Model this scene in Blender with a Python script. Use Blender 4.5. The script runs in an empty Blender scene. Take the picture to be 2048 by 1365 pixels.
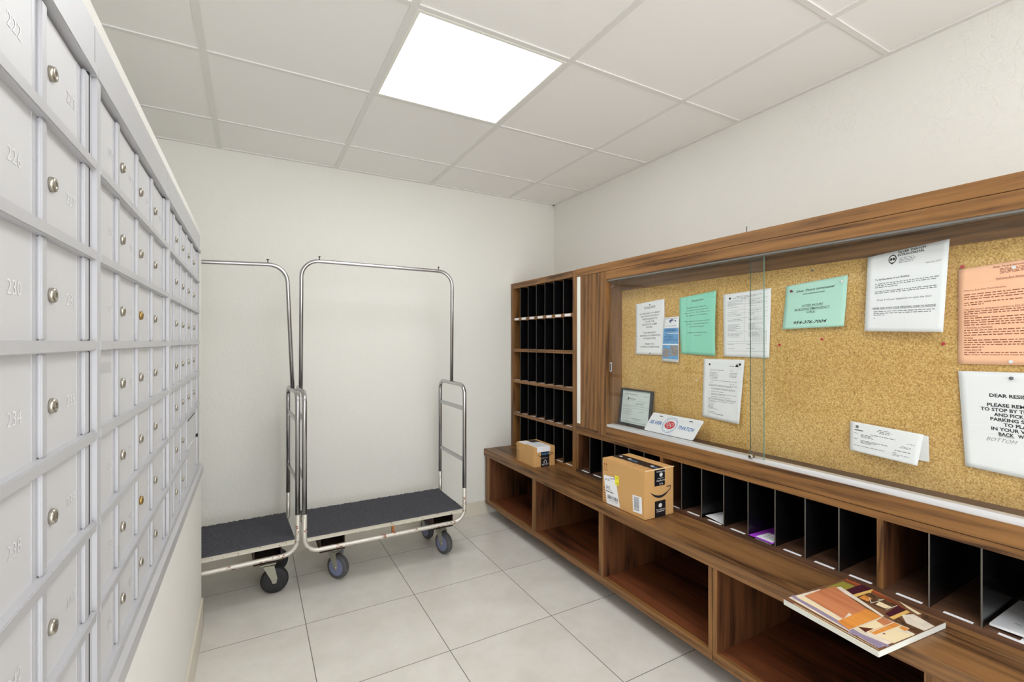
import bpy, bmesh, math, random
from mathutils import Vector, Matrix
R = math.radians
S = bpy.context.scene
COL = S.collection

# ------------------------------------------------------------------ camera, world, exposure
cam_data = bpy.data.cameras.new('camera')
cam_data.sensor_width = 36.0
cam_data.lens = 930.5 / 2048 * 36.0
cam_data.clip_start = 0.02
cam = bpy.data.objects.new('camera', cam_data)
COL.objects.link(cam)
cam.location = (0, 0, 1.251)
cam.rotation_euler = (R(90), 0, -0.509)
S.camera = cam
S.view_settings.view_transform = 'Standard'
S.view_settings.look = 'None'
S.view_settings.exposure = 0.98
S.view_settings.gamma = 1.0
S.view_settings.use_curve_mapping = False
world = bpy.data.worlds.new('world')
S.world = world
world.use_nodes = True
world.node_tree.nodes['Background'].inputs[0].default_value = (0.955, 0.98, 1, 1)
world.node_tree.nodes['Background'].inputs[1].default_value = 1.85
PANEL_STRENGTH = 6.4
S.cycles.max_bounces = 12
S.cycles.diffuse_bounces = 8
S.cycles.transparent_max_bounces = 16

# room numbers
XR, YB, YN, XL, H = 2.075, 3.043, -1.3, -0.194, 2.318
XFAR = -1.3
PEND = 2.43
GX, GY, GP = 0.451, 2.049, 0.6096      # ceiling grid
random.seed(7)

# ------------------------------------------------------------------ materials
MATS = {}
def srgb(r, g, b):
    f = lambda c: (c/255/12.92) if c/255 <= 0.04045 else ((c/255+0.055)/1.055)**2.4
    return (f(r), f(g), f(b), 1)

def new_mat(name):
    m = bpy.data.materials.new(name); m.use_nodes = True
    nt = m.node_tree
    return m, nt, nt.nodes['Principled BSDF']

def plain(name, col, rough=0.6, metal=0.0, spec=0.5, noise=0.0, nscale=30, bump=0.0, bscale=200, bdist=0.001):
    if name in MATS: return MATS[name]
    m, nt, b = new_mat(name)
    c = srgb(*col)
    b.inputs['Base Color'].default_value = c
    b.inputs['Roughness'].default_value = rough
    b.inputs['Metallic'].default_value = metal
    b.inputs['Specular IOR Level'].default_value = spec
    tc = nt.nodes.new('ShaderNodeTexCoord')
    if noise:
        n = nt.nodes.new('ShaderNodeTexNoise'); n.inputs['Scale'].default_value = nscale; n.inputs['Detail'].default_value = 5
        mx = nt.nodes.new('ShaderNodeMix'); mx.data_type = 'RGBA'
        nt.links.new(tc.outputs['Object'], n.inputs['Vector'])
        nt.links.new(n.outputs['Fac'], mx.inputs['Factor'])
        mx.inputs['A'].default_value = tuple(x*(1-noise) for x in c[:3]) + (1,)
        mx.inputs['B'].default_value = tuple(min(1, x*(1+noise)) for x in c[:3]) + (1,)
        nt.links.new(mx.outputs['Result'], b.inputs['Base Color'])
    if bump:
        n = nt.nodes.new('ShaderNodeTexNoise'); n.inputs['Scale'].default_value = bscale; n.inputs['Detail'].default_value = 4
        bp = nt.nodes.new('ShaderNodeBump'); bp.inputs['Strength'].default_value = bump; bp.inputs['Distance'].default_value = bdist
        nt.links.new(tc.outputs['Object'], n.inputs['Vector'])
        nt.links.new(n.outputs['Fac'], bp.inputs['Height'])
        nt.links.new(bp.outputs['Normal'], b.inputs['Normal'])
    MATS[name] = m
    return m

def wood(name, light, dark, axis, rough=0.42, streak=0.55):
    """walnut laminate with grain running along one axis (0,1,2)"""
    if name in MATS: return MATS[name]
    m, nt, b = new_mat(name)
    N, L = nt.nodes, nt.links
    tc = N.new('ShaderNodeTexCoord')
    def noise(across, along, detail, dist=0.0, rg=0.55):
        mp = N.new('ShaderNodeMapping')
        sc = [across]*3; sc[axis] = along
        mp.inputs['Scale'].default_value = sc
        n = N.new('ShaderNodeTexNoise'); n.inputs['Scale'].default_value = 1.0
        n.inputs['Detail'].default_value = detail; n.inputs['Distortion'].default_value = dist
        n.inputs['Roughness'].default_value = rg
        L.new(tc.outputs['Object'], mp.inputs['Vector']); L.new(mp.outputs['Vector'], n.inputs['Vector'])
        return n
    n1 = noise(16, 1.3, 5, 1.6)
    n2 = noise(60, 2.2, 4, 0.4)
    n3 = noise(420, 9, 2)
    mp2 = N.new('ShaderNodeMapping'); sc = [9]*3; sc[axis] = 0.8; mp2.inputs['Scale'].default_value = sc
    mp2.inputs['Location'].default_value = (3.1, 1.7, 5.2)
    wv = N.new('ShaderNodeTexWave'); wv.wave_type = 'RINGS'; wv.inputs['Scale'].default_value = 1.1
    wv.inputs['Distortion'].default_value = 7; wv.inputs['Detail'].default_value = 3; wv.inputs['Detail Scale'].default_value = 0.7
    L.new(tc.outputs['Object'], mp2.inputs['Vector']); L.new(mp2.outputs['Vector'], wv.inputs['Vector'])
    def mul(a, k):
        x = N.new('ShaderNodeMath'); x.operation = 'MULTIPLY'; x.inputs[1].default_value = k; L.new(a, x.inputs[0]); return x.outputs[0]
    def add(a, c):
        x = N.new('ShaderNodeMath'); x.operation = 'ADD'; L.new(a, x.inputs[0]); L.new(c, x.inputs[1]); return x.outputs[0]
    f = add(add(mul(n1.outputs['Fac'], 0.56), mul(n2.outputs['Fac'], 0.34)), add(mul(wv.outputs['Fac'], 0.14), mul(n3.outputs['Fac'], 0.22)))
    rp = N.new('ShaderNodeValToRGB')
    e = rp.color_ramp.elements
    mid = tuple((srgb(*light)[i]*0.55 + srgb(*dark)[i]*0.45) for i in range(3)) + (1,)
    e[0].position = 0.47; e[0].color = srgb(*dark)
    e[1].position = 0.76; e[1].color = srgb(*light)
    k = e.new(0.58); k.color = mid
    L.new(f, rp.inputs['Fac']); L.new(rp.outputs['Color'], b.inputs['Base Color'])
    b.inputs['Roughness'].default_value = rough
    b.inputs['Specular IOR Level'].default_value = 0.4
    MATS[name] = m
    return m

def wall_mat(name, col, sc, strength, knock=False):
    m, nt, b = new_mat(name); N, L = nt.nodes, nt.links
    b.inputs['Roughness'].default_value = 0.75
    b.inputs['Specular IOR Level'].default_value = 0.25
    tc = N.new('ShaderNodeTexCoord')
    n = N.new('ShaderNodeTexNoise'); n.inputs['Scale'].default_value = sc; n.inputs['Detail'].default_value = 3; n.inputs['Roughness'].default_value = 0.5
    L.new(tc.outputs['Object'], n.inputs['Vector'])
    h = n.outputs['Fac']
    if knock:
        n2 = N.new('ShaderNodeTexNoise'); n2.inputs['Scale'].default_value = 26; n2.inputs['Detail'].default_value = 5; n2.inputs['Distortion'].default_value = 1.2
        rp = N.new('ShaderNodeValToRGB'); rp.color_ramp.elements[0].position = 0.50; rp.color_ramp.elements[1].position = 0.56
        L.new(tc.outputs['Object'], n2.inputs['Vector']); L.new(n2.outputs['Fac'], rp.inputs['Fac'])
        big = N.new('ShaderNodeTexNoise'); big.inputs['Scale'].default_value = 2.2
        r2 = N.new('ShaderNodeValToRGB'); r2.color_ramp.elements[0].position = 0.42; r2.color_ramp.elements[1].position = 0.6
        L.new(tc.outputs['Object'], big.inputs['Vector']); L.new(big.outputs['Fac'], r2.inputs['Fac'])
        mu = N.new('ShaderNodeMath'); mu.operation = 'MULTIPLY'; L.new(rp.outputs['Color'], mu.inputs[0]); L.new(r2.outputs['Color'], mu.inputs[1])
        ad = N.new('ShaderNodeMath'); ad.operation = 'MULTIPLY_ADD'; ad.inputs[1].default_value = 0.32
        L.new(mu.outputs[0], ad.inputs[0]); L.new(n.outputs['Fac'], ad.inputs[2]); h = ad.outputs[0]
    bp = N.new('ShaderNodeBump'); bp.inputs['Strength'].default_value = strength; bp.inputs['Distance'].default_value = 0.0025
    L.new(h, bp.inputs['Height']); L.new(bp.outputs['Normal'], b.inputs['Normal'])
    v = N.new('ShaderNodeTexNoise'); v.inputs['Scale'].default_value = 1.3; v.inputs['Detail'].default_value = 3
    L.new(tc.outputs['Object'], v.inputs['Vector'])
    mx = N.new('ShaderNodeMix'); mx.data_type = 'RGBA'
    c = srgb(*col)
    mx.inputs['A'].default_value = tuple(x*0.965 for x in c[:3]) + (1,); mx.inputs['B'].default_value = c
    L.new(v.outputs['Fac'], mx.inputs['Factor']); L.new(mx.outputs['Result'], b.inputs['Base Color'])
    return m

def floor_mat():
    m, nt, b = new_mat('porcelain_floor'); N, L = nt.nodes, nt.links
    tc = N.new('ShaderNodeTexCoord'); sp = N.new('ShaderNodeSeparateXYZ'); L.new(tc.outputs['Object'], sp.inputs[0])
    def M(op, a, bb=None, c=None):
        x = N.new('ShaderNodeMath'); x.operation = op
        for i, q in enumerate((a, bb, c)):
            if q is None: continue
            if isinstance(q, (int, float)): x.inputs[i].default_value = q
            else: L.new(q, x.inputs[i])
        return x.outputs[0]
    def line(o, x0, s, w):
        q = M('MULTIPLY', M('SUBTRACT', o, x0), 1/s)
        fr = M('FRACT', M('ADD', q, 0.5)); d = M('ABSOLUTE', M('SUBTRACT', fr, 0.5))
        return M('LESS_THAN', d, w/s/2), M('FLOOR', q)
    lx, ix = line(sp.outputs['X'], 0.2063, 0.4909, 0.0030)
    ly, iy = line(sp.outputs['Y'], 2.238, 0.4763, 0.0030)
    g = M('MAXIMUM', lx, ly)
    cb = N.new('ShaderNodeCombineXYZ'); L.new(ix, cb.inputs[0]); L.new(iy, cb.inputs[1])
    wn = N.new('ShaderNodeTexWhiteNoise'); L.new(cb.outputs[0], wn.inputs['Vector'])
    n = N.new('ShaderNodeTexNoise'); n.inputs['Scale'].default_value = 5; n.inputs['Detail'].default_value = 6; n.inputs['Roughness'].default_value = 0.65
    ad = N.new('ShaderNodeVectorMath'); ad.operation = 'ADD'; L.new(tc.outputs['Object'], ad.inputs[0])
    sc = N.new('ShaderNodeVectorMath'); sc.operation = 'SCALE'; sc.inputs['Scale'].default_value = 9; L.new(wn.outputs['Color'], sc.inputs[0]); L.new(sc.outputs[0], ad.inputs[1])
    L.new(ad.outputs[0], n.inputs['Vector'])
    rp = N.new('ShaderNodeValToRGB'); rp.color_ramp.elements[0].position = 0.3; rp.color_ramp.elements[1].position = 0.7
    rp.color_ramp.elements[0].color = srgb(*FLOOR_A); rp.color_ramp.elements[1].color = srgb(*FLOOR_B)
    L.new(n.outputs['Fac'], rp.inputs['Fac'])
    mx = N.new('ShaderNodeMix'); mx.data_type = 'RGBA'; L.new(g, mx.inputs['Factor']); L.new(rp.outputs['Color'], mx.inputs['A'])
    mx.inputs['B'].default_value = srgb(96, 94, 90)
    L.new(mx.outputs['Result'], b.inputs['Base Color'])
    L.new(M('MULTIPLY_ADD', g, 0.4, 0.24), b.inputs['Roughness'])
    b.inputs['Specular IOR Level'].default_value = 0.45
    return m
FLOOR_A, FLOOR_B = (208, 204, 196), (222, 219, 212)

def cork_mat():
    m, nt, b = new_mat('cork'); N, L = nt.nodes, nt.links
    b.inputs['Roughness'].default_value = 0.85; b.inputs['Specular IOR Level'].default_value = 0.2
    tc = N.new('ShaderNodeTexCoord')
    v = N.new('ShaderNodeTexNoise'); v.inputs['Scale'].default_value = 230; v.inputs['Detail'].default_value = 4; v.inputs['Roughness'].default_value = 0.7
    w = N.new('ShaderNodeTexNoise'); w.inputs['Scale'].default_value = 3.2; w.inputs['Detail'].default_value = 4
    L.new(tc.outputs['Object'], v.inputs['Vector']); L.new(tc.outputs['Object'], w.inputs['Vector'])
    rp = N.new('ShaderNodeValToRGB'); e = rp.color_ramp.elements
    e[0].position = 0.34; e[0].color = srgb(162, 118, 54); e[1].position = 0.64; e[1].color = srgb(240, 210, 146)
    k = e.new(0.5); k.color = srgb(214, 175, 104)
    L.new(v.outputs['Fac'], rp.inputs['Fac'])
    mx = N.new('ShaderNodeMix'); mx.data_type = 'RGBA'; mx.blend_type = 'MULTIPLY'; mx.inputs['Factor'].default_value = 1
    r2 = N.new('ShaderNodeValToRGB'); r2.color_ramp.elements[0].position = 0.3; r2.color_ramp.elements[0].color = (0.86, 0.80, 0.72, 1); r2.color_ramp.elements[1].position = 0.7
    L.new(w.outputs['Fac'], r2.inputs['Fac']); L.new(rp.outputs['Color'], mx.inputs['A']); L.new(r2.outputs['Color'], mx.inputs['B'])
    L.new(mx.outputs['Result'], b.inputs['Base Color'])
    return m

def rusty(name, col, rust, amount, rough=0.45, metal=0.3):
    m, nt, b = new_mat(name); N, L = nt.nodes, nt.links
    tc = N.new('ShaderNodeTexCoord')
    n = N.new('ShaderNodeTexNoise'); n.inputs['Scale'].default_value = 38; n.inputs['Detail'].default_value = 8; n.inputs['Roughness'].default_value = 0.72
    L.new(tc.outputs['Object'], n.inputs['Vector'])
    rp = N.new('ShaderNodeValToRGB'); rp.color_ramp.elements[0].position = 0.60-amount; rp.color_ramp.elements[1].position = 0.66-amount
    L.new(n.outputs['Fac'], rp.inputs['Fac'])
    mx = N.new('ShaderNodeMix'); mx.data_type = 'RGBA'; L.new(rp.outputs['Color'], mx.inputs['Factor'])
    mx.inputs['A'].default_value = srgb(*col); mx.inputs['B'].default_value = srgb(*rust)
    L.new(mx.outputs['Result'], b.inputs['Base Color'])
    b.inputs['Roughness'].default_value = rough; b.inputs['Metallic'].default_value = metal
    return m

def emit(name, col, strength):
    m = bpy.data.materials.new(name); m.use_nodes = True; nt = m.node_tree
    nt.nodes.remove(nt.nodes['Principled BSDF'])
    e = nt.nodes.new('ShaderNodeEmission'); e.inputs[0].default_value = col; e.inputs[1].default_value = strength
    nt.links.new(e.outputs[0], nt.nodes['Material Output'].inputs[0])
    return m

def glass_mat():
    m = bpy.data.materials.new('pane_glass'); m.use_nodes = True; nt = m.node_tree
    nt.nodes.remove(nt.nodes['Principled BSDF'])
    t = nt.nodes.new('ShaderNodeBsdfTransparent'); t.inputs[0].default_value = (0.975, 0.985, 0.98, 1)
    g = nt.nodes.new('ShaderNodeBsdfGlossy'); g.inputs['Roughness'].default_value = 0.0
    lw = nt.nodes.new('ShaderNodeLayerWeight'); lw.inputs[0].default_value = 0.5
    pw = nt.nodes.new('ShaderNodeMath'); pw.operation = 'POWER'; pw.inputs[1].default_value = 5; nt.links.new(lw.outputs['Facing'], pw.inputs[0])
    f = nt.nodes.new('ShaderNodeMath'); f.operation = 'MULTIPLY_ADD'; f.inputs[1].default_value = 0.96; f.inputs[2].default_value = 0.04; nt.links.new(pw.outputs[0], f.inputs[0])
    x = nt.nodes.new('ShaderNodeMixShader')
    nt.links.new(f.outputs[0], x.inputs[0]); nt.links.new(t.outputs[0], x.inputs[1]); nt.links.new(g.outputs[0], x.inputs[2])
    nt.links.new(x.outputs[0], nt.nodes['Material Output'].inputs[0])
    return m

WL, WD = (146, 103, 58), (66, 41, 22)
W_Y = wood('walnut_along_y', WL, WD, 1)
W_Z = wood('walnut_upright', WL, WD, 2)
W_X = wood('walnut_along_x', WL, WD, 0)
W_TOP = wood('walnut_bench_top', (142, 102, 62), (66, 42, 26), 1, 0.38)
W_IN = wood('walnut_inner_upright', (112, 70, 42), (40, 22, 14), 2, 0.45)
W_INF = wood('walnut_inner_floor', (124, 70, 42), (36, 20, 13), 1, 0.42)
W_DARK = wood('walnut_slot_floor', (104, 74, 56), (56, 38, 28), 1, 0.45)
W_BACKP = wood('shade_toned_back_panel', (62, 38, 26), (24, 14, 10), 2, 0.5)  # walnut darkened in its colour to paint in shade deep in the bays
BLACK = plain('black_laminate', (14, 14, 16), 0.22)
BLACK_EDGE = plain('grey_laminate_edge', (92, 88, 82), 0.5)
M_BACK = wall_mat('back_wall_paint', (229, 228, 221), 80, 0.7)
M_RIGHT = wall_mat('right_wall_paint', (232, 231, 225), 60, 0.6, True)
M_LEFT = wall_mat('left_wall_paint', (230, 229, 224), 90, 0.8)
M_CEIL = plain('ceiling_tile', (242, 241, 239), 0.9, spec=0.1, bump=0.15, bscale=900, bdist=0.0005)
M_GRID = plain('ceiling_grid_white', (228, 227, 224), 0.5)
M_SKIRT = plain('skirting_tile', (212, 205, 190), 0.3, noise=0.04, nscale=6)
ALU = plain('satin_aluminium', (205, 205, 207), 0.5, 0.25, noise=0.02, nscale=8)
ALU_D = plain('aluminium_frame', (192, 192, 195), 0.42, 0.35, noise=0.03, nscale=12)
GAP = plain('dark_joint', (40, 40, 42), 0.8)
LOCK = plain('nickel_lock', (176, 170, 158), 0.28, 0.9)
BRASSY = plain('brass_lock', (168, 138, 82), 0.3, 0.9)
ENGR = plain('engraved_bright_metal', (244, 244, 246), 0.3, 0.4)
CHROME = plain('chrome_tube', (190, 189, 190), 0.24, 1.0, noise=0.03, nscale=20)
CHROME_W = rusty('worn_chrome', (196, 193, 186), (140, 110, 84), -0.02, 0.3, 0.75)
RUSTED = rusty('rusted_tube_top', (206, 202, 192), (134, 84, 58), 0.045, 0.4, 0.45)
PAINT = rusty('chipped_cream_paint', (208, 203, 188), (132, 82, 48), 0.015, 0.5, 0.1)
DARKRUST = rusty('dark_rusty_steel', (64, 40, 32), (34, 22, 18), 0.1, 0.6, 0.2)
ORANGERUST = rusty('orange_rust', (176, 112, 58), (112, 66, 40), 0.08, 0.8, 0.0)
MAT_BLACK = plain('coarse_black_matting', (84, 84, 90), 0.95, noise=0.95, nscale=260, spec=0.15, bump=1.0, bscale=420, bdist=0.004)
RUBBER = plain('grey_rubber', (82, 82, 84), 0.6)
RUBBER_B = plain('black_rubber', (34, 34, 36), 0.6)
HUB_BLUE = plain('blue_grey_hub', (122, 128, 162), 0.5)
FORK = plain('zinc_fork', (168, 168, 152), 0.4, 0.5, noise=0.15, nscale=60)
WHITE_P = plain('white_paint', (236, 235, 228), 0.5)
PAPER = plain('white_paper', (238, 239, 242), 0.7, spec=0.2)
PAPER_C = plain('certificate_paper', (214, 226, 224), 0.6)
GREEN_P = plain('mint_green_paper', (150, 222, 196), 0.7, spec=0.2)
GREEN_L = plain('pale_green_paper', (184, 228, 212), 0.7, spec=0.2)
ORANGE_P = plain('salmon_paper', (252, 196, 160), 0.7, spec=0.2)
INK = plain('black_ink', (38, 38, 42), 0.8, spec=0.1)
INK_G = plain('grey_ink', (112, 112, 120), 0.8, spec=0.1)
INK_L = plain('light_grey_ink', (170, 172, 180), 0.8, spec=0.1)
INK_R = plain('red_brown_ink', (150, 82, 60), 0.8, spec=0.1)
INK_B = plain('blue_ink', (62, 120, 190), 0.7, spec=0.1)
INK_LB = plain('light_blue_ink', (150, 190, 226), 0.7, spec=0.1)
RED = plain('red_print', (206, 44, 52), 0.5)
PIN_R = plain('red_plastic_pin', (182, 30, 48), 0.35)
PIN_G = plain('grey_metal_tack', (128, 128, 134), 0.3, 0.7)
PIN_W = plain('clear_white_pin', (232, 232, 234), 0.25)
CARD = plain('cardboard', (204, 160, 104), 0.75, noise=0.05, nscale=9, spec=0.2)
TAPE = plain('black_tape', (26, 27, 32), 0.3)
TAPE_T = plain('tape_print_blue', (90, 150, 200), 0.5)
TAPE_W = plain('tape_print_white', (214, 214, 214), 0.5)
YELLOW = plain('yellow_sticker', (246, 236, 60), 0.5)
PURPLE = plain('purple_paper', (168, 62, 214), 0.5)
M_CORK = cork_mat()
M_GLASS = glass_mat()
GLASS_EDGE = plain('green_glass_edge', (96, 128, 116), 0.2)
M_PANEL = emit('lit_panel', (0.97, 0.985, 1, 1), PANEL_STRENGTH)

# ------------------------------------------------------------------ mesh helpers
class MB:
    """collects shapes and links them as ONE mesh object"""
    def __init__(self):
        self.bm = bmesh.new(); self.mats = []
    def _mi(self, m):
        if m is None: return 0
        if m not in self.mats: self.mats.append(m)
        return self.mats.index(m)
    def box(self, x0, x1, y0, y1, z0, z1, bev=0.0, m=None):
        vs = [self.bm.verts.new((x, y, z)) for x in (x0, x1) for y in (y0, y1) for z in (z0, z1)]
        F = [(0, 1, 3, 2), (4, 6, 7, 5), (0, 4, 5, 1), (2, 3, 7, 6), (0, 2, 6, 4), (1, 5, 7, 3)]
        fs = [self.bm.faces.new([vs[i] for i in f]) for f in F]
        for f in fs: f.material_index = self._mi(m)
        if bev:
            es = {e for f in fs for e in f.edges}
            r = bmesh.ops.bevel(self.bm, geom=list(es), offset=bev, segments=2, affect='EDGES', clamp_overlap=True)
            for f in r['faces']: f.material_index = self._mi(m)
        return self
    def poly(self, pts, m=None):
        f = self.bm.faces.new([self.bm.verts.new(p) for p in pts]); f.material_index = self._mi(m); return self
    def prism(self, pts, vec, m=None):
        """extrude a planar polygon (3-D points) by a vector"""
        vec = Vector(vec); n = len(pts)
        a = [self.bm.verts.new(p) for p in pts]; b = [self.bm.verts.new(Vector(p)+vec) for p in pts]
        fs = [self.bm.faces.new(a[::-1]), self.bm.faces.new(b)]
        for i in range(n): fs.append(self.bm.faces.new([a[i], a[(i+1) % n], b[(i+1) % n], b[i]]))
        for f in fs: f.material_index = self._mi(m)
        return self
    def tube(self, path, r, n=14, closed=False, m=None, smooth=True):
        path = [Vector(p) for p in path]; k = len(path); rings = []
        up = None
        for i, p in enumerate(path):
            a = path[(i-1) % k] if (closed or i > 0) else p
            b = path[(i+1) % k] if (closed or i < k-1) else p
            t = (b-a).normalized()
            if up is None:
                up = t.orthogonal().normalized()
            up = (up - t*up.dot(t)).normalized(); s = t.cross(up)
            rings.append([self.bm.verts.new(p + (up*math.cos(2*math.pi*j/n) + s*math.sin(2*math.pi*j/n))*r) for j in range(n)])
        rng = range(k if closed else k-1)
        for i in rng:
            A, B = rings[i], rings[(i+1) % k]
            for j in range(n):
                f = self.bm.faces.new([A[j], A[(j+1) % n], B[(j+1) % n], B[j]]); f.smooth = smooth; f.material_index = self._mi(m)
        if not closed:
            for q in (rings[0][::-1], rings[-1]):
                f = self.bm.faces.new(q); f.material_index = self._mi(m)
        return self
    def lathe(self, c, axis, prof, n=28, m=None, smooth=True):
        """profile [(radius, distance along axis)...] revolved around axis through c; closed with caps"""
        c = Vector(c); axis = Vector(axis).normalized(); u = axis.orthogonal().normalized(); w = axis.cross(u); rings = []
        for (r, d) in prof:
            rings.append([self.bm.verts.new(c + axis*d + (u*math.cos(2*math.pi*j/n)+w*math.sin(2*math.pi*j/n))*max(r, 1e-5)) for j in range(n)])
        for A, B in zip(rings, rings[1:]):
            for j in range(n):
                f = self.bm.faces.new([A[j], A[(j+1) % n], B[(j+1) % n], B[j]]); f.smooth = smooth; f.material_index = self._mi(m)
        for q in (rings[0][::-1], rings[-1]):
            f = self.bm.faces.new(q); f.material_index = self._mi(m)
        return self
    def flat(self, tris, fn, m=None):
        """tris = (verts2d, faces) mapped by fn to 3-D"""
        V, F = tris
        vs = [self.bm.verts.new(fn(x, y)) for x, y in V]
        for f in F:
            try: g = self.bm.faces.new([vs[i] for i in f]); g.material_index = self._mi(m)
            except ValueError: pass
        return self
    def build(self, name, mat=None, parent=None, world=True, loc=None):
        me = bpy.data.meshes.new(name)
        if world and parent is not None:
            o = parent; off = Vector((0, 0, 0))
            while o is not None: off += o.location; o = o.parent
            bmesh.ops.translate(self.bm, verts=self.bm.verts, vec=-off)
        bmesh.ops.recalc_face_normals(self.bm, faces=self.bm.faces)
        self.bm.to_mesh(me); self.bm.free()
        ms = self.mats if self.mats else [mat]
        for x in ms: me.materials.append(x)
        ob = bpy.data.objects.new(name, me); COL.objects.link(ob)
        if parent is not None: ob.parent = parent
        if loc is not None: ob.location = loc
        return ob

def B(name, mat, parent, *boxes, bev=0.0, world=True):
    mb = MB()
    for b in boxes: mb.box(*b, bev=bev)
    return mb.build(name, mat, parent, world)

def fillet(pts, r, n=8, closed=False):
    pts = [Vector(p) for p in pts]; k = len(pts); out = []
    for i, p in enumerate(pts):
        if not closed and i in (0, k-1): out.append(p); continue
        a, b = pts[(i-1) % k], pts[(i+1) % k]
        d1, d2 = (a-p).normalized(), (b-p).normalized()
        ang = d1.angle(d2); t = r/math.tan(ang/2)
        c = p + (d1+d2).normalized()*(r/math.sin(ang/2))
        s, e = p+d1*t-c, p+d2*t-c
        for j in range(n+1):
            f = j/n; th = s.angle(e)
            v = (s*math.sin((1-f)*th) + e*math.sin(f*th))/math.sin(th)
            out.append(c+v)
    return out

def thing(name, label, cat, loc=(0, 0, 0), rz=0, group=None):
    o = bpy.data.objects.new(name, None); COL.objects.link(o)
    o.location = loc; o.rotation_euler = (0, 0, rz); o.empty_display_size = 0.05
    o['label'] = label; o['category'] = cat
    if group: o['group'] = group
    return o
def tag(o, label, cat, group=None):
    o['label'] = label; o['category'] = cat
    if group: o['group'] = group
    return o
def struct(o): o['kind'] = 'structure'; return o

# text as flat polygons -----------------------------------------------------------
TC = {}
def text2d(body, bold=0.0, shear=0.0, caps_small=False):
    key = (body, bold, shear)
    if key in TC: return TC[key]
    cu = bpy.data.curves.new('t', 'FONT'); cu.body = body; cu.size = 1; cu.resolution_u = 2; cu.offset = bold; cu.shear = shear
    ob = bpy.data.objects.new('t', cu)
    me = ob.to_mesh()
    V = [(v.co.x, v.co.y) for v in me.vertices]; F = [tuple(p.vertices) for p in me.polygons]
    ob.to_mesh_clear(); bpy.data.objects.remove(ob); bpy.data.curves.remove(cu)
    x0 = min(v[0] for v in V); x1 = max(v[0] for v in V)
    TC[key] = (V, F, x0, x1); return TC[key]

CAP = 0.70
def put_text(mb, body, s0, s1, t, h, fn, bold=0.0, shear=0.0, under=False, m=None):
    """fit text between s0 and s1 with the capital height h, baseline t (t measured upward); fn maps (s,t)->3-D"""
    V, F, x0, x1 = text2d(body, bold, shear)
    k = (s1-s0)/(x1-x0)
    mb.flat(([(s0+(x-x0)*k, t+y/CAP*h) for x, y in V], F), fn, m)
    if under:
        mb.flat(([(s0, t-h*0.28), (s1, t-h*0.28), (s1, t-h*0.18), (s0, t-h*0.18)], [(0, 1, 2, 3)]), fn, m)

def put_bars(mb, s0, s1, t, h, fn, rnd, m=None, word=0.05, gap=0.012):
    """unreadably small print: word-long ink dashes"""
    s = s0
    while s < s1:
        w = word*rnd.uniform(0.35, 1.4); e = min(s+w, s1)
        mb.flat(([(s, t), (e, t), (e, t+h), (s, t+h)], [(0, 1, 2, 3)]), fn, m)
        s = e+gap

# ================================================================== ROOM
fl = MB().box(XFAR-0.1, XR+0.1, YN-0.1, YB+0.1, -0.1, 0).build('floor', floor_mat()); struct(fl)
ce = MB().box(XFAR-0.1, XR+0.1, YN-0.1, YB+0.1, H+0.004, H+0.1).build('ceiling', M_CEIL); struct(ce)
struct(MB().box(XFAR-0.1, XR+0.1, YB, YB+0.1, 0, H+0.02).build('wall_back', M_BACK))
struct(MB().box(XR, XR+0.1, YN-0.1, YB, 0, H+0.02).build('wall_right', M_RIGHT))
struct(MB().box(XFAR-0.1, XFAR, YN-0.1, YB, 0, H+0.02).build('wall_far_left', M_LEFT))
# partition that carries the mailboxes: stops short of the ceiling and of the back wall
PT = 1.722
struct(MB().box(XL-0.42, XL, YN, PEND, 0, PT, bev=0.004).build('wall_left', M_LEFT))
g = MB()
bw = 0.024
xs = [GX+i*GP for i in range(-3, 3)]; ys = [GY+j*GP for j in range(-7, 2)]
for x in xs:
    if XFAR < x < XR: g.box(x-bw/2, x+bw/2, YN, YB, H-0.001, H+0.006)
    for y in ys: pass
for y in ys:
    if YN < y < YB: g.box(XFAR, XR, y-bw/2+0.003, y+bw/2-0.003, H-0.0004, H+0.006)
g.box(XR-0.02, XR, YN, YB, H-0.0012, H+0.006); g.box(XFAR, XR, YB-0.02, YB, H-0.0012, H+0.006)
o = g.build('trim_1', M_GRID); struct(o)
# skirtings
struct(MB().box(XFAR, 1.5, YB-0.010, YB, 0, 0.097, bev=0.001).build('baseboard_back', M_SKIRT))
struct(MB().box(XL, XL+0.008, YN, PEND+0.008, 0, 0.130, bev=0.001).box(XL-0.42, XL+0.008, PEND, PEND+0.008, 0, 0.130, bev=0.001).build('baseboard_left', M_SKIRT))

# ceiling lights ---------------------------------------------------------------
def ceiling_light(i, j, label):
    x0, x1 = GX+i*GP+bw/2, GX+(i+1)*GP-bw/2; y0, y1 = GY+j*GP+bw/2, GY+(j+1)*GP-bw/2
    t = thing('ceiling_light', label, 'light', ((x0+x1)/2, (y0+y1)/2, H), 0, 'flat ceiling light panels')
    f = 0.012
    B('frame', WHITE_P, t, (x0, x1, y0, y0+f, H-0.002, H+0.0035), (x0, x1, y1-f, y1, H-0.002, H+0.0035),
      (x0, x0+f, y0+f, y1-f, H-0.002, H+0.0035), (x1-f, x1, y0+f, y1-f, H-0.002, H+0.0035))
    B('diffuser', M_PANEL, t, (x0+f, x1-f, y0+f, y1-f, H-0.0005, H+0.003))
ceiling_light(0, -1, 'bright square flat light panel set into the ceiling grid')
ceiling_light(0, -4, 'square light panel in the ceiling behind the camera')

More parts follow.
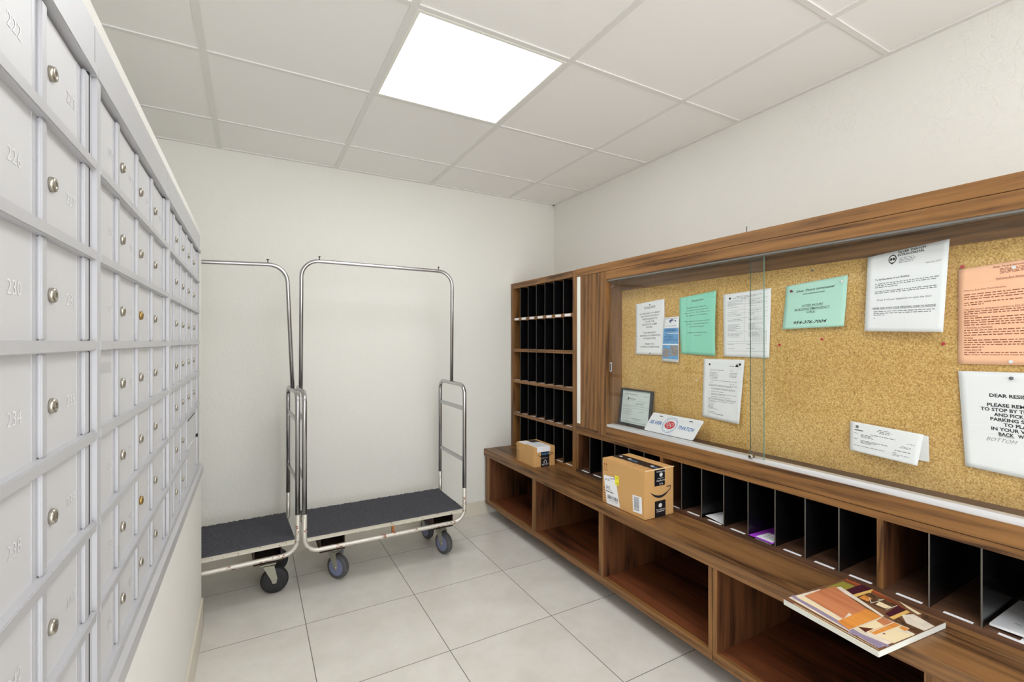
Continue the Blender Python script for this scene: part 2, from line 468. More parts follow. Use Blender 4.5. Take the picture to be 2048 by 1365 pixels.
# ================================================================== MAILBOXES
XD, XBEAD, XF, XRAIL = -0.1840, -0.1795, -0.1800, -0.1745
ZR = [1.245+0.1157*k for k in range(-4, 4)]       # rail heights, bottom to top
ROT_P = None
def on_left(y, z, x):         # text on a face looking to +X: right = +Y
    return lambda s, t: (x, y+s, z+t)
def mailbox_unit(label, y0, y1, cols, beads, endbead, numbers, special=None, flange=0.0, nolock=()):
    """cols: list of (ya,yb) door spans; beads: (ya,yb) uprights"""
    t = thing('mailbox_bank', label, 'mailboxes', (XL, (y0+y1)/2, ZR[0]-0.055), 0, 'aluminium mailbox banks')
    zb, zt = ZR[0], ZR[-1]
    k_ = 1.018
    cols = [(a*(1 if i == 0 else k_), b*k_) for i, (a, b) in enumerate(cols)]; beads = [(a*k_, b*k_) for a, b in beads]; endbead = (endbead[0]*k_, endbead[1]*k_)
    zf = zb-0.052
    c = MB()
    c.box(XL, -0.192, y0, y1, zf, zt+0.07)                             # back plate against the wall
    c.box(-0.192, XRAIL-0.0004, y0, cols[0][0]-0.002, zb-0.006, zt+0.006)          # left upright
    c.box(-0.192, XF, endbead[1]+0.005, y1-0.001, zb-0.006, zt+0.006)   # right upright
    c.box(-0.192, XF+0.003, y0, y1-0.001, zt+0.006, zt+0.068, bev=0.002)           # top fascia
    c.box(-0.192, XRAIL+0.001, y0, y1-0.001, zt-0.002, zt+0.012, bev=0.001)        # drip lip
    pts = [(XL, y0, zb-0.052), (XRAIL+0.008, y0, zb-0.040), (XRAIL+0.008, y0, zb-0.014), (XRAIL+0.001, y0, zb-0.006), (XL, y0, zb-0.006)]
    c.prism(pts, (0, y1-0.001-y0, 0))
    if flange: c.box(XL, -0.189, y1, y1+flange, zf+0.03, zt+0.07, bev=0.002)
    c.build('casing', ALU_D, t)
    B('joint', GAP, t, (-0.1915, -0.1797, endbead[1], endbead[1]+0.005, zb, zt))
    for k, z in enumerate(ZR[:-1]):
        mb = MB()
        a, b = cols[0][0]-0.003, endbead[1]+0.010
        if special and special[0] == 'parcel' and k == 1: b = beads[special[1]-1][1]+0.003
        mb.box(-0.191, XRAIL, a, b, z-0.0065, z+0.0065, bev=0.0012)
        mb.build('rail', ALU_D, t)
    for q, (ya, yb) in enumerate(beads+[endbead]):
        for k in range(7):
            if special and special[0] == 'parcel' and q == special[1] and k < 2: continue
            za, zc = ZR[k]+0.0065, ZR[k+1]-0.0065
            mb = MB(); w = yb-ya
            mb.box(-0.191, XBEAD-0.004, ya, yb, za, zc)
            mb.box(XBEAD-0.004, XBEAD, ya+w*0.45, yb, za, zc, bev=0.0012)
            mb.build('divider', ALU_D, t)
    # doors
    n = 0
    for q, (ya, yb) in enumerate(cols):
        for k in range(6, -1, -1):
            za, zc = ZR[k]+0.0065, ZR[k+1]-0.0065
            num = numbers[q] + (6-k)*numbers[-1]
            if special and special[0] == 'parcel' and k < 2:
                if q == special[1]: 
                    if k == 1:
                        ye = cols[q+1][1]
                        d = B('parcel_door', ALU, t, (-0.191, XD, ya, ye, ZR[0]+0.0065, ZR[2]-0.0065)); 
                        B('slot', GAP, d, (XD, XD+0.0006, ya+0.012, ye-0.03, zc-0.020, zc-0.0165), (XD, XD+0.0006, ya+0.012, ye-0.03, zc-0.012, zc-0.0095))
                        B('scratch', ENGR, d, (XD, XD+0.0004, ya+0.05, ye-0.08, ZR[1]+0.0, ZR[1]+0.004))
                    continue
                if q == special[1]+1: continue
            d = B('door', ALU, t, (-0.191, XD, ya, yb, za, zc))
            da, db = ya*(1.045 if q == 0 else 1.026), yb*1.02; w = db-da; zm = (za+zc)/2
            if special and special[0] == 'mail_slot' and q == 0 and k == 3:
                B('card_holder', ALU_D, d, (XD, XD+0.001, ya+0.012, yb-0.01, zc-0.032, zc-0.018))
                MB().lathe((XD, ya+0.008, zm-0.004), (1, 0, 0), [(0.006, 0), (0.006, 0.003), (0.002, 0.003)], 16).build('lock', BRASSY, d)
                B('keyhole', GAP, d, (XD+0.003, XD+0.0034, ya+0.007, ya+0.009, zm-0.008, zm))
                continue
            if q not in nolock:
                br = BRASSY if (q, k) in ((2, 4), (2, 1)) and w > 0.1 else LOCK
                yl = da+0.008
                l = MB().lathe((XD, yl, zm-0.004), (1, 0, 0), [(0.0080, 0), (0.0080, 0.0022), (0.0070, 0.0045), (0.0035, 0.0047), (0.003, 0.0040)], 20).build('lock', br, d)
            mb = MB(); nb = str(num)
            hh = 0.0135; ww = 0.0095*len(nb)
            zo = zm-0.011
            yo = da+w*0.66-ww*0.5
            put_text(mb, nb, 0, ww, 0, hh, on_left(yo, zo, XD+0.0004), bold=-0.006)
            mb.build('door_number', ENGR, d)
    return t
mailbox_unit('nearest bank of large aluminium mailbox doors at the left edge', 0.215, 0.785,
             [(0.235, 0.305), (0.325, 0.435), (0.458, 0.599), (0.623, 0.727)],
             [(0.305, 0.325), (0.435, 0.458), (0.599, 0.623)], (0.727, 0.757), [220, 221, 222, 223, 4])
mailbox_unit('middle aluminium mailbox bank with four columns and a card slot door', 0.785, 1.377,
             [(0.803, 0.886), (0.912, 1.024), (1.047, 1.163), (1.188, 1.312)],
             [(0.886, 0.912), (1.024, 1.047), (1.163, 1.188)], (1.312, 1.334), [500, 501, 502, 503, 7], ('mail_slot',), nolock=(0,))
mailbox_unit('farthest aluminium mailbox bank ending at the wall corner, with a tall parcel door', 1.377, 2.165,
             [(1.398, 1.468), (1.492, 1.592), (1.626, 1.731), (1.762, 1.872), (1.908, 2.040)],
             [(1.468, 1.492), (1.592, 1.626), (1.731, 1.762), (1.872, 1.908)], (2.040, 2.074), [600, 601, 602, 603, 604, 5], ('parcel', 3), flange=0.05, nolock=(0,))

# ================================================================== BENCH (right side)
XB, ZB = 1.466, 0.472
XU = 1.687
def bench_unit(label, y1, y0, divs, end_panel):
    """cabinet with open bays from far y1 to near y0; divs = y spans of uprights"""
    t = thing('storage_bench', label, 'bench', (1.75, (y0+y1)/2, 0), 0, 'open walnut bench cabinets')
    zt, zb, zf = ZB-0.048, 0.083, 0.118
    B('base_rail', W_Y, t, (XB, XB+0.018, y0, y1, zb, zf), bev=0.0008)
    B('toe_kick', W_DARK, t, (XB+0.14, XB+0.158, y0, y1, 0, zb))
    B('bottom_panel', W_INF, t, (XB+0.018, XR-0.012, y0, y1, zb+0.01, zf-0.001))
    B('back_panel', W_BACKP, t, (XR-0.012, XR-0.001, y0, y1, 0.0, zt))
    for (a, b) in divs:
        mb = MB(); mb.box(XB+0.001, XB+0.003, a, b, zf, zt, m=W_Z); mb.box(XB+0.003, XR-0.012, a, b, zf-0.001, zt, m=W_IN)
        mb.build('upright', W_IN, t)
    B('top_rail', W_Y, t, (XB+0.004, XB+0.02, y0, y1, zt-0.002, zt))
    return t
bench_unit('walnut bench cabinet of three open bays reaching the back wall', 3.020, 1.127, [(2.958, 3.020), (2.343, 2.381), (1.734, 1.766), (1.127, 1.1445)], 1)
bench_unit('walnut bench cabinet with open bays at the lower right corner', 1.125, -0.72, [(1.108, 1.125), (0.478, 0.514), (-0.12, -0.08), (-0.72, -0.68)], 0)
bt = MB().box(XB-0.003, XR-0.002, -0.72, YB-0.002, ZB-0.048, ZB, bev=0.0012).build('bench_top', W_TOP)
tag(bt, 'long continuous walnut worktop lying on the bench cabinets', 'worktop')

# ================================================================== PIGEONHOLE TOWER
t = thing('pigeonhole_tower', 'tall walnut pigeonhole cabinet with black partitions in the back right corner', 'shelf', (1.88, 2.64, ZB))
y0, y1, zt = 2.2395, 3.036, 1.676
B('side_panel', W_Z, t, (XU, XR-0.003, 3.003, y1, ZB, zt), bev=0.0008)
B('side_panel', W_Z, t, (XU, XR-0.003, y0, 2.274, ZB, zt), bev=0.0008)
B('top_panel', W_Y, t, (XU+0.0005, XR-0.003, 2.274, 3.003, 1.637, zt))
B('back_panel', BLACK, t, (XR-0.012, XR-0.003, 2.274, 3.003, ZB, 1.637))
sh = [(ZB, 0.492), (0.707, 0.729), (0.945, 0.967), (1.173, 1.194), (1.400, 1.421)]
for a, b in sh:
    B('shelf', W_Y, t, (XU+0.002, XR-0.012, 2.274, 3.003, a, b))
ydiv = [2.905, 2.796, 2.689, 2.582, 2.477, 2.374]
tops = [0.707, 0.945, 1.173, 1.400, 1.637]
for yd in ydiv:
    for k in range(5):
        mb = MB(); mb.box(XU+0.0035, XR-0.012, yd-0.0018, yd+0.0018, sh[k][1], tops[k], m=BLACK); mb.box(XU+0.003, XU+0.0035, yd-0.0018, yd+0.0018, sh[k][1], tops[k], m=BLACK_EDGE)
        mb.build('partition', None, t)
edges = [3.003]+ydiv+[2.274]
for a, b in zip(edges, edges[1:]):
    yc = (a+b)/2
    B('slot_label', PAPER, t, (XU+0.0008, XU+0.002, yc-0.028, yc+0.032, 1.4035, 1.418))
    for k in (0, 1, 2):
        B('slot_label', PAPER, t, (XU+0.006, XU+0.018, yc-0.030, yc+0.030, sh[k][1], sh[k][1]+0.0006))

# ================================================================== LOW PIGEONHOLES
t = thing('pigeonhole_shelf', 'long low row of black-partitioned mail slots under the notice case', 'shelf', (1.88, 0.76, ZB))
yn = -0.72
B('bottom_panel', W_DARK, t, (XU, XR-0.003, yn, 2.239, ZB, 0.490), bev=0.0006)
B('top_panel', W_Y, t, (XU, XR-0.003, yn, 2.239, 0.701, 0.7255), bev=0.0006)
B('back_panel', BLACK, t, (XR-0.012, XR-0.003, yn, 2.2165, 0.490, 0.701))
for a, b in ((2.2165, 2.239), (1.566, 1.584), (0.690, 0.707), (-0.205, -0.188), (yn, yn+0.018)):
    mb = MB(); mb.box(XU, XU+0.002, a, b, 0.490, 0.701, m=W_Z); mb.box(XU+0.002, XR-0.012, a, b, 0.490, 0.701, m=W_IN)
    mb.build('upright', None, t)
def slots(a, b, n, lab=True):
    p = (a-b)/n
    for i in range(n):
        ya = a-p*i; yb = ya-p
        if i < n-1:
            mb = MB(); mb.box(XU+0.0025, XR-0.012, yb-0.0018, yb+0.0018, 0.490, 0.701, m=BLACK); mb.box(XU+0.0015, XU+0.0025, yb-0.0018, yb+0.0018, 0.490, 0.701, m=BLACK_EDGE)
            mb.build('partition', None, t)
        yc = (ya+yb)/2-0.006
        B('slot_label', PAPER, t, (XU+0.002, XU+0.014, yc-0.031, yc+0.031, 0.490, 0.4906))
slots(2.2165, 1.584, 6); slots(1.566, 0.707, 8); slots(0.690, -0.188, 8); slots(-0.205, -0.70, 4)

# ================================================================== DISPLAY CASE
t = thing('notice_case', 'large wall-mounted walnut notice case with cork back and sliding glass', 'notice board', (1.88, 0.76, 0.7265))
XC = 1.80
mb = MB(); mb.box(XU-0.001, XR-0.003, yn, 2.239, 1.634, 1.6775, bev=0.0008); mb.build('top_board', W_Y, t)
B('casing_side', W_Z, t, (XU, XR-0.003, 2.2055, 2.239, 0.7465, 1.633), bev=0.0006)
B('filler_strip', WHITE_P, t, (XU-0.006, XU, 2.195, 2.222, 0.765, 1.630), bev=0.001)
B('filler_panel', W_Z, t, (XU+0.002, XU+0.02, 2.031, 2.2055, 0.7465, 1.633))
B('lower_filler', W_Y, t, (XU, XR-0.003, 2.031, 2.239, 0.7265, 0.7465), bev=0.0006)
B('frame_stile', W_Z, t, (XU-0.003, 1.80, 1.966, 2.030, 0.7275, 1.632), bev=0.0012)
B('frame_stile', W_Z, t, (XU-0.003, 1.80, yn, yn+0.05, 0.7275, 1.632), bev=0.0012)
B('top_rail', W_Y, t, (XU-0.0032, XU+0.018, yn+0.05, 1.966, 1.584, 1.632), bev=0.0010)
B('bottom_rail', W_Y, t, (XU-0.0032, 1.80, yn+0.05, 1.966, 0.7275, 0.784), bev=0.0010)
B('inner_ceiling', W_Y, t, (XU+0.018, 1.80, yn+0.05, 1.966, 1.605, 1.632))
B('back_batten', W_Y, t, (1.785, 1.80, yn+0.05, 1.966, 1.531, 1.605))
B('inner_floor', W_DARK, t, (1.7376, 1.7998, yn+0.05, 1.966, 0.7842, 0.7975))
B('corkboard', M_CORK, t, (XC, XC+0.02, yn, 2.03, 0.7275, 1.632))
mb = MB(); mb.box(1.690, 1.7375, yn+0.05, 1.966, 0.784, 0.790); mb.box(1.690, 1.694, yn+0.05, 1.966, 0.790, 0.797, bev=0.0008)
mb.box(1.7085, 1.7375, yn+0.05, 1.966, 0.7845, 0.7975, bev=0.0006); mb.box(1.694, 1.7085, yn+0.05, 1.966, 0.7845, 0.7935)
mb.build('bottom_track', plain('anodised_track', (226, 227, 230), 0.4, 0.35), t)
B('top_track', plain('steel_track', (150, 150, 148), 0.35, 0.7), t, (1.690, 1.725, yn+0.05, 1.966, 1.577, 1.5845))
def pane(ya, yb, x, w):
    p = B('glass_pane', M_GLASS, t, (x, x+0.005, yb, ya, 0.792, 1.580))
    B('polished_edge', GLASS_EDGE, p, w)
    return p
pa = pane(1.962, 1.0805, 1.700, (1.7002, 1.7048, 1.0795, 1.0805, 0.796, 1.578))
pb = pane(1.1425, yn+0.052, 1.711, (1.7112, 1.7158, 1.1425, 1.1432, 0.796, 1.578))
MB().lathe((1.700, 1.125, 0.803), (-1, 0, 0), [(0.009, 0), (0.009, 0.016), (0.007, 0.018), (0.004, 0.0182)], 20).build('lock', LOCK, pa)
MB().lathe((1.6817, 1.125, 0.803), (-1, 0, 0), [(0.004, 0), (0.004, 0.0006)], 14).build('lock_core', GAP, pa)
mb = MB(); mb.box(1.6965, 1.700, 1.935, 1.950, 1.085, 1.135, bev=0.001); mb.build('finger_pull', ALU_D, pa)
B('pull_recess', GAP, pa, (1.696, 1.6966, 1.939, 1.946, 1.092, 1.128))
# small nail standing above the case
nl = MB().tube([(1.76, 1.19, 1.6775), (1.76, 1.19, 1.715)], 0.0012, 8).lathe((1.76, 1.19, 1.715), (0, 0, 1), [(0.003, 0), (0.003, 0.001)], 10).build('nail', GAP)
tag(nl, 'thin nail standing up on the top edge of the notice case', 'nail')

# ================================================================== PAPERS
PX = XC - 0.0004
def sheet(name, label, cat, corners, mat, curl=None, nx=14, nz=18, group='notices pinned on the cork', off=0.001):
    """corners TL,TR,BR,BL as (y,z); left = larger y. returns (object, fn(s,t)) with s 0..1 left to right, t 0..1 bottom to top"""
    TL, TR, BR, BL = corners
    def pt(s, u, e=0.0):
        y = (TL[0]*(1-s)+TR[0]*s)*u + (BL[0]*(1-s)+BR[0]*s)*(1-u)
        z = (TL[1]*(1-s)+TR[1]*s)*u + (BL[1]*(1-s)+BR[1]*s)*(1-u)
        d = off + (curl(s, u) if curl else 0)
        return Vector((PX-d-e, y*(PX-d)/1.8*1.0 if False else y, z))
    mb = MB(); bm = mb.bm
    front = [[bm.verts.new(pt(i/nx, j/nz, 0.0003)) for i in range(nx+1)] for j in range(nz+1)]
    back = [[bm.verts.new(pt(i/nx, j/nz, 0)) for i in range(nx+1)] for j in range(nz+1)]
    for j in range(nz):
        for i in range(nx):
            for gset in (front, back):
                f = bm.faces.new([gset[j][i], gset[j][i+1], gset[j+1][i+1], gset[j+1][i]]); f.smooth = True
    for i in range(nx):
        bm.faces.new([front[0][i], back[0][i], back[0][i+1], front[0][i+1]]); bm.faces.new([front[nz][i], front[nz][i+1], back[nz][i+1], back[nz][i]])
    for j in range(nz):
        bm.faces.new([front[j][0], front[j+1][0], back[j+1][0], back[j][0]]); bm.faces.new([front[j][nx], back[j][nx], back[j+1][nx], front[j+1][nx]])
    o = mb.build(name, mat)
    tag(o, label, cat, group)
    # origin to sheet centre
    c = pt(0.5, 0.5)
    for v in o.data.vertices: v.co -= c
    o.location = c
    return o, (lambda s, u: pt(s, u, 0.0007))
rnd = random.Random(3)
def child_text(o, lines, fn, mat=INK, name='printed_text'):
    mb = MB()
    for L in lines:
        kind = L[0]
        if kind == 'T': put_text(mb, *L[1:6], fn, **(L[6] if len(L) > 6 else {}))
        elif kind == 'B': put_bars(mb, *L[1:5], fn, rnd, **(L[5] if len(L) > 5 else {}))
        elif kind == 'R':
            s0, s1, t0, t1 = L[1:5]; n = 8
            for i in range(n):
                a = s0+(s1-s0)*i/n; b = s0+(s1-s0)*(i+1)/n
                for j in range(4):
                    c = t0+(t1-t0)*j/4; d = t0+(t1-t0)*(j+1)/4
                    mb.flat(([(a, c), (b, c), (b, d), (a, d)], [(0, 1, 2, 3)]), fn)
        elif kind == 'P': mb.flat((L[1], [tuple(range(len(L[1])))]), fn)
    c = mb.build(name, mat, o)
    return c
def ring(cx, cy, rx, ry, w, n=28):
    """thin ellipse outline as quads"""
    out = []
    for i in range(n):
        a, b = 2*math.pi*i/n, 2*math.pi*(i+1)/n
        out.append(('P', [(cx+rx*math.cos(a), cy+ry*math.sin(a)), (cx+rx*math.cos(b), cy+ry*math.sin(b)),
                          (cx+(rx-w)*math.cos(b), cy+(ry-w*ry/rx)*math.sin(b)), (cx+(rx-w)*math.cos(a), cy+(ry-w*ry/rx)*math.sin(a))]))
    return out
def disc(cx, cy, rx, ry, n=20):
    return ('P', [(cx+rx*math.cos(2*math.pi*i/n), cy+ry*math.sin(2*math.pi*i/n)) for i in range(n)])

# -- elevator notice
o, fn = sheet('notice_sheet', 'white sheet titled TO ALL UNITS about closing elevator lobby doors', 'notice',
              [(1.858, 1.448), (1.657, 1.462), (1.655, 1.180), (1.856, 1.180)], PAPER, lambda s, u: 0.004*(1-u)**2+0.003*u*s)
def L5(txt, x0, x1, y, h=26, **k):   # pixel box of the zoomed crop -> sheet units
    return ('T', txt, (x0-85)/500, (x1-85)/500, 1-(y+13-300)/830, h/830, k)
child_text(o, [L5('TO ALL UNITS', 235, 435, 385, 26, bold=0.01, under=True), L5('IN THE EVENT OF HEAVY', 160, 512, 480), L5('RAIN EACH FLOOR IS', 183, 490, 522),
               L5('RESPONSIBLE TO', 210, 465, 567), L5('CLOSE THE', 255, 415, 609), L5('ELEVATOR LOBBY', 205, 465, 653), L5('DOORS', 275, 382, 697),
               L5('THIS PREVENTS', 225, 442, 785), L5('DAMAGE TO OPERATION', 166, 512, 829), L5('OF ELEVATORS', 222, 438, 874),
               L5('THANK YOU', 250, 415, 963), L5('BOARD OF DIRECTORS', 180, 498, 1005)], fn)
# -- fishing brochure
o, fn = sheet('brochure', 'narrow blue brochure with water photo overlapping the elevator notice', 'brochure',
              [(1.657, 1.366), (1.563, 1.370), (1.563, 1.148), (1.668, 1.151)], PAPER, lambda s, u: 0.006+0.004*(1-u), 6, 12, group=None)
BLU = plain('brochure_blue', (104, 164, 214), 0.5, noise=0.35, nscale=40)
child_text(o, [('R', 0.02, 0.98, 0.06, 0.755)], fn, BLU, 'water_photo')
fn2 = lambda s, u: fn(s, u)+Vector((-0.0004, 0, 0))
child_text(o, [('R', 0.05, 0.45, 0.10, 0.29), ('R', 0.52, 0.96, 0.14, 0.36)], fn2, plain('brochure_photo', (150, 142, 140), 0.5, noise=0.8, nscale=120), 'catch_photo')
child_text(o, [('P', [(0.35, 0.92), (0.55, 0.96), (0.68, 0.93), (0.5, 0.90), (0.45, 0.86), (0.42, 0.89)]), disc(0.78, 0.91, 0.05, 0.016),
               ('B', 0.1, 0.9, 0.965, 0.008), ('B', 0.15, 0.85, 0.80, 0.008)], fn2, plain('navy_ink', (70, 80, 130), 0.6), 'logo')
child_text(o, [('B', 0.15, 0.85, 0.72, 0.014, dict(word=0.12, gap=0.03)), ('B', 0.08, 0.88, 0.69, 0.014, dict(word=0.12, gap=0.03)), ('B', 0.1, 0.5, 0.60, 0.012, dict(word=0.12, gap=0.03)),
               ('B', 0.1, 0.65, 0.565, 0.012, dict(word=0.12, gap=0.03)), ('B', 0.1, 0.7, 0.53, 0.012, dict(word=0.12, gap=0.03)), ('B', 0.1, 0.95, 0.495, 0.012, dict(word=0.12, gap=0.03)), ('B', 0.1, 0.8, 0.46, 0.012, dict(word=0.12, gap=0.03))],
           fn2, plain('deep_blue_ink', (24, 72, 140), 0.6))
child_text(o, [('R', 0.02, 0.98, 0.37, 0.40), ('R', 0.3, 0.98, 0.63, 0.645)], fn2, PAPER, 'wave_crest')
# -- mint notice
o, fn = sheet('notice_sheet', 'mint green portrait sheet about returning shopping carts', 'notice',
              [(1.566, 1.458), (1.356, 1.474), (1.360, 1.185), (1.556, 1.190)], GREEN_P, lambda s, u: 0.010*math.sin(math.pi*u)*0.4+0.010*s*(1-u)+0.008*s*u)
def L6(txt, x0, x1, y, h=20, **k): return ('T', txt, (x0-815)/590, (x1-815)/590, 1-(y+9-190-(x0+x1)/2*0+(0))/940+0.012, h/940, k)
child_text(o, [L6('Shopping Carts', 1028, 1212, 290, 24, bold=0.012, under=True), L6('Residents please return your', 950, 1275, 395), L6('shopping carts to the garage area', 935, 1297, 437),
               L6('when not in use.  Do not leave carts in', 903, 1325, 478), L6('the elevators, or in the hallways.', 938, 1287, 520), L6('Please clean the carts before and after', 908, 1325, 613),
               L6('each use.  Sanitizing wipes are', 935, 1297, 655), L6('provided in the garage.', 990, 1242, 698), L6('Thank you we appreciate your', 950, 1282, 793), L6('cooperation!', 1055, 1192, 835)], fn, INK_G)
# -- white form
o, fn = sheet('notice_sheet', 'white ruled form with small print behind the glass overlap', 'notice',
              [(1.327, 1.453), (1.111, 1.462), (1.117, 1.183), (1.322, 1.184)], PAPER, lambda s, u: 0.004*(1-u))
ls = [('B', 0.3, 0.82, 0.935, 0.006), ('B', 0.22, 0.72, 0.915, 0.007), ('B', 0.40, 0.60, 0.895, 0.005)]
for k, tt in enumerate([0.86, 0.84, 0.825, 0.80, 0.77, 0.70, 0.66, 0.64, 0.58, 0.56, 0.50, 0.485, 0.47, 0.455, 0.44, 0.425, 0.41, 0.36, 0.345, 0.33, 0.31]):
    ls.append(('B', 0.10, 0.10+rnd.uniform(0.15, 0.36), tt, 0.005)); ls.append(('B', 0.56, 0.56+rnd.uniform(0.12, 0.3), tt+0.006, 0.005))
for tt in (0.88, 0.815, 0.73, 0.68, 0.605, 0.39, 0.24, 0.205, 0.09): ls.append(('R', 0.07, 0.95, tt, tt+0.002))
for ss in (0.48, 0.06): ls.append(('R', ss, ss+0.002, 0.24, 0.88))
for tt in [0.26+0.015*i for i in range(9)]: ls.append(('R', 0.64, 0.93, tt, tt+0.0015))
for ss in (0.64, 0.80, 0.93): ls.append(('R', ss, ss+0.002, 0.24, 0.39))
ls += [('B', 0.10, 0.24, 0.19, 0.006), ('B', 0.54, 0.62, 0.19, 0.006), ('B', 0.10, 0.26, 0.13, 0.006), ('B', 0.52, 0.68, 0.13, 0.006)]
child_text(o, ls, fn, INK_G); child_text(o, [disc(0.155, 0.925, 0.022, 0.018)], fn, INK, 'seal')
# -- letter with seal
o, fn = sheet('notice_sheet', 'white typed letter hanging below the ruled form', 'notice',
              [(1.427, 1.170), (1.225, 1.172), (1.243, 0.900), (1.436, 0.906)], PAPER, lambda s, u: 0.012*s*(1-u))
ls = [('B', 0.18, 0.52, 0.815, 0.006), ('B', 0.68, 0.76, 0.815, 0.006)]
for tt in (0.775, 0.755, 0.735, 0.715): ls += [('B', 0.17, 0.17+rnd.uniform(0.15, 0.28), tt, 0.006), ('B', 0.68, 0.68+rnd.uniform(0.12, 0.2), tt, 0.006)]
for tt, a, b in [(0.69, .17, .38), (0.665, .2, .38), (0.64, .22, .86), (0.60, .18, .28), (0.60, .7, .8), (0.565, .17, .88), (0.55, .17, .76), (0.51, .23, .84), (0.495, .23, .84), (0.455, .23, .55), (0.42, .23, .86), (0.405, .23, .6),
                 (0.37, .23, .76), (0.34, .17, .88), (0.325, .17, .86), (0.30, .17, .84), (0.28, .17, .36), (0.25, .17, .3), (0.21, .17, .30), (0.195, .17, .3), (0.18, .17, .32), (0.165, .17, .42), (0.115, .17, .36), (0.09, .17, .58), (0.08, .4, .6)]: ls.append(('B', a, b, tt, 0.006))
child_text(o, ls, fn, INK_G)
child_text(o, [disc(0.16, 0.91, 0.022, 0.018), ('P', [(0.79, 0.885), (0.88, 0.885), (0.835, 0.935)]), disc(0.90, 0.925, 0.028, 0.02), ('B', 0.66, 0.77, 0.89, 0.006), ('T', 'Jim R. Allen', 0.17, 0.32, 0.228, 0.012, dict(shear=0.4))], fn, INK, 'letterhead')
# -- after hours
o, fn = sheet('notice_sheet', 'pale green half sheet with the after hours emergency telephone number', 'notice',
              [(1.052, 1.462), (0.839, 1.480), (0.846, 1.302), (1.060, 1.296)], GREEN_L, lambda s, u: 0.012*(1-u)**1.5)
# sheet in the crop runs x 1000..1865, y 50..680 (2048 wide crop)
def L7(txt, x0, x1, y, h, **k): return ('T', txt, (x0-1000)/860, (x1-1000)/860, 1-(y-50)/640, h/640, k)
child_text(o, [L7('Silver Thatch Intracoastal', 1160, 1700, 172, 30, bold=0.012, shear=0.35), L7('Condominiums', 1268, 1572, 218, 24, bold=0.005, shear=0.35),
               L7('AFTER HOURS', 1258, 1562, 384, 26, bold=0.004, shear=0.35, under=True), L7('BUILDING EMERGENCY', 1160, 1660, 432, 26, bold=0.004, shear=0.35, under=True),
               L7('CALL:', 1340, 1465, 474, 26, bold=0.004, shear=0.35, under=True), L7('954-376-7004', 1160, 1630, 624, 40, bold=0.02, shear=0.35)], fn)
# -- residents of our building
o, fn = sheet('notice_sheet', 'white sheet To All Residents with letterhead, touching the case top batten', 'notice',
              [(0.771, 1.528), (0.564, 1.550), (0.575, 1.277), (0.781, 1.284)], PAPER, lambda s, u: 0.012*(1-u)*s+0.004+0.013*max(0, u-0.9)/0.1*0+0.0, off=0.016)
def L8(txt, x0, x1, y, h, **k): return ('T', txt, (x0-90)/800, (x1-90)/800, 1-(y-120)/780, h/780, k)
child_text(o, [L8('SILVER THATCH', 412, 680, 150, 20, bold=0.03), L8('INTRACOASTAL', 410, 672, 178, 20, bold=0.03),
               L8('To All Residents of our Building:', 186, 540, 385, 17, bold=0.006), L8('NEVER GIVE AWAY YOUR PERSONAL CODE TO ANYONE', 174, 808, 675, 17, bold=0.006, under=True)]
           + ring(0.335, 0.905, 0.052, 0.055, 0.012) + [disc(0.318, 0.905, 0.016, 0.018), disc(0.352, 0.905, 0.016, 0.018), ('P', [(0.31, 0.86), (0.36, 0.86), (0.335, 0.838)])], fn)
child_text(o, [L8('February 2017', 690, 830, 292, 14), L8('Press 6 of your telephone to open the door.', 220, 770, 592, 17),
               ('B', 0.42, 0.60, 0.895, 0.006), ('B', 0.42, 0.63, 0.875, 0.006), ('B', 0.42, 0.62, 0.858, 0.006), ('B', 0.42, 0.60, 0.84, 0.006)]
           + [('B', 0.12, e, tt, 0.008) for tt, e in ((0.612, 0.92), (0.590, 0.88), (0.567, 0.42), (0.513, 0.89), (0.492, 0.90), (0.252, 0.89), (0.228, 0.85), (0.206, 0.27), (0.17, 0.14))], fn, INK_G)
# -- salmon sheet
SALW = 0.216
o, fn = sheet('notice_sheet', 'salmon orange sheet of dense print at the right edge', 'notice',
              [(0.550, 1.458), (0.334, 1.475), (0.334, 1.188), (0.550, 1.184)], ORANGE_P, lambda s, u: 0.003)
def L9(txt, x0, x1, y, h=15, **k): return ('T', txt, (x0-975)/1030, (x1-975)/1030, 1-(y-285)/930, h/930, k)
child_text(o, [L9('Silver Thatch Intracoastal', 1320, 1660, 322, 18, bold=0.012, shear=0.2), L9('Welcome Back Residents', 1350, 1640, 430, 16, bold=0.005, shear=0.3, under=True),
               L9('Welcome Back Silver Thatch Residents:', 1036, 1450, 508, 15), L9('The after-hours emergency contact is 954-376-7004', 1036, 1700, 690, 15, bold=0.004, under=True),
               L9('Maintenance:', 1040, 1180, 755, 15, bold=0.004, under=True), L9('A Reminder to Residents:', 1040, 1320, 868, 15, bold=0.004, under=True),
               L9('Parking', 1040, 1125, 966, 15, bold=0.004, under=True), L9('Water Shut Off', 1040, 1210, 1083, 15, bold=0.004, under=True),
               L9('Main Water Valve located in the closet above the', 1040, 1700, 1128, 15, bold=0.004)]
           + [('B', (1036-975)/1030, 0.93, 1-(y-285)/930, 0.009) for y in (545, 568, 590, 712, 732, 775, 798, 818, 840, 892, 915, 938, 988, 1010, 1032, 1106)]
           + [('B', 0.06, 0.25, 1-(y-285)/930, 0.009) for y in (645, 1055)] + [('B', 0.06, 0.9, 1-(625-285)/930, 0.009)]
           + [('B', 0.4, 0.62, 1-(y-285)/930, 0.006) for y in (340, 352, 366, 378)], fn, INK_R)
# -- dear residents
o, fn = sheet('notice_sheet', 'white DEAR RESIDENTS parking sticker sheet below the salmon one', 'notice',
              [(0.550, 1.164), (0.334, 1.168), (0.320, 0.880), (0.533, 0.892)], PAPER, lambda s, u: 0.004+0.004*(1-u))
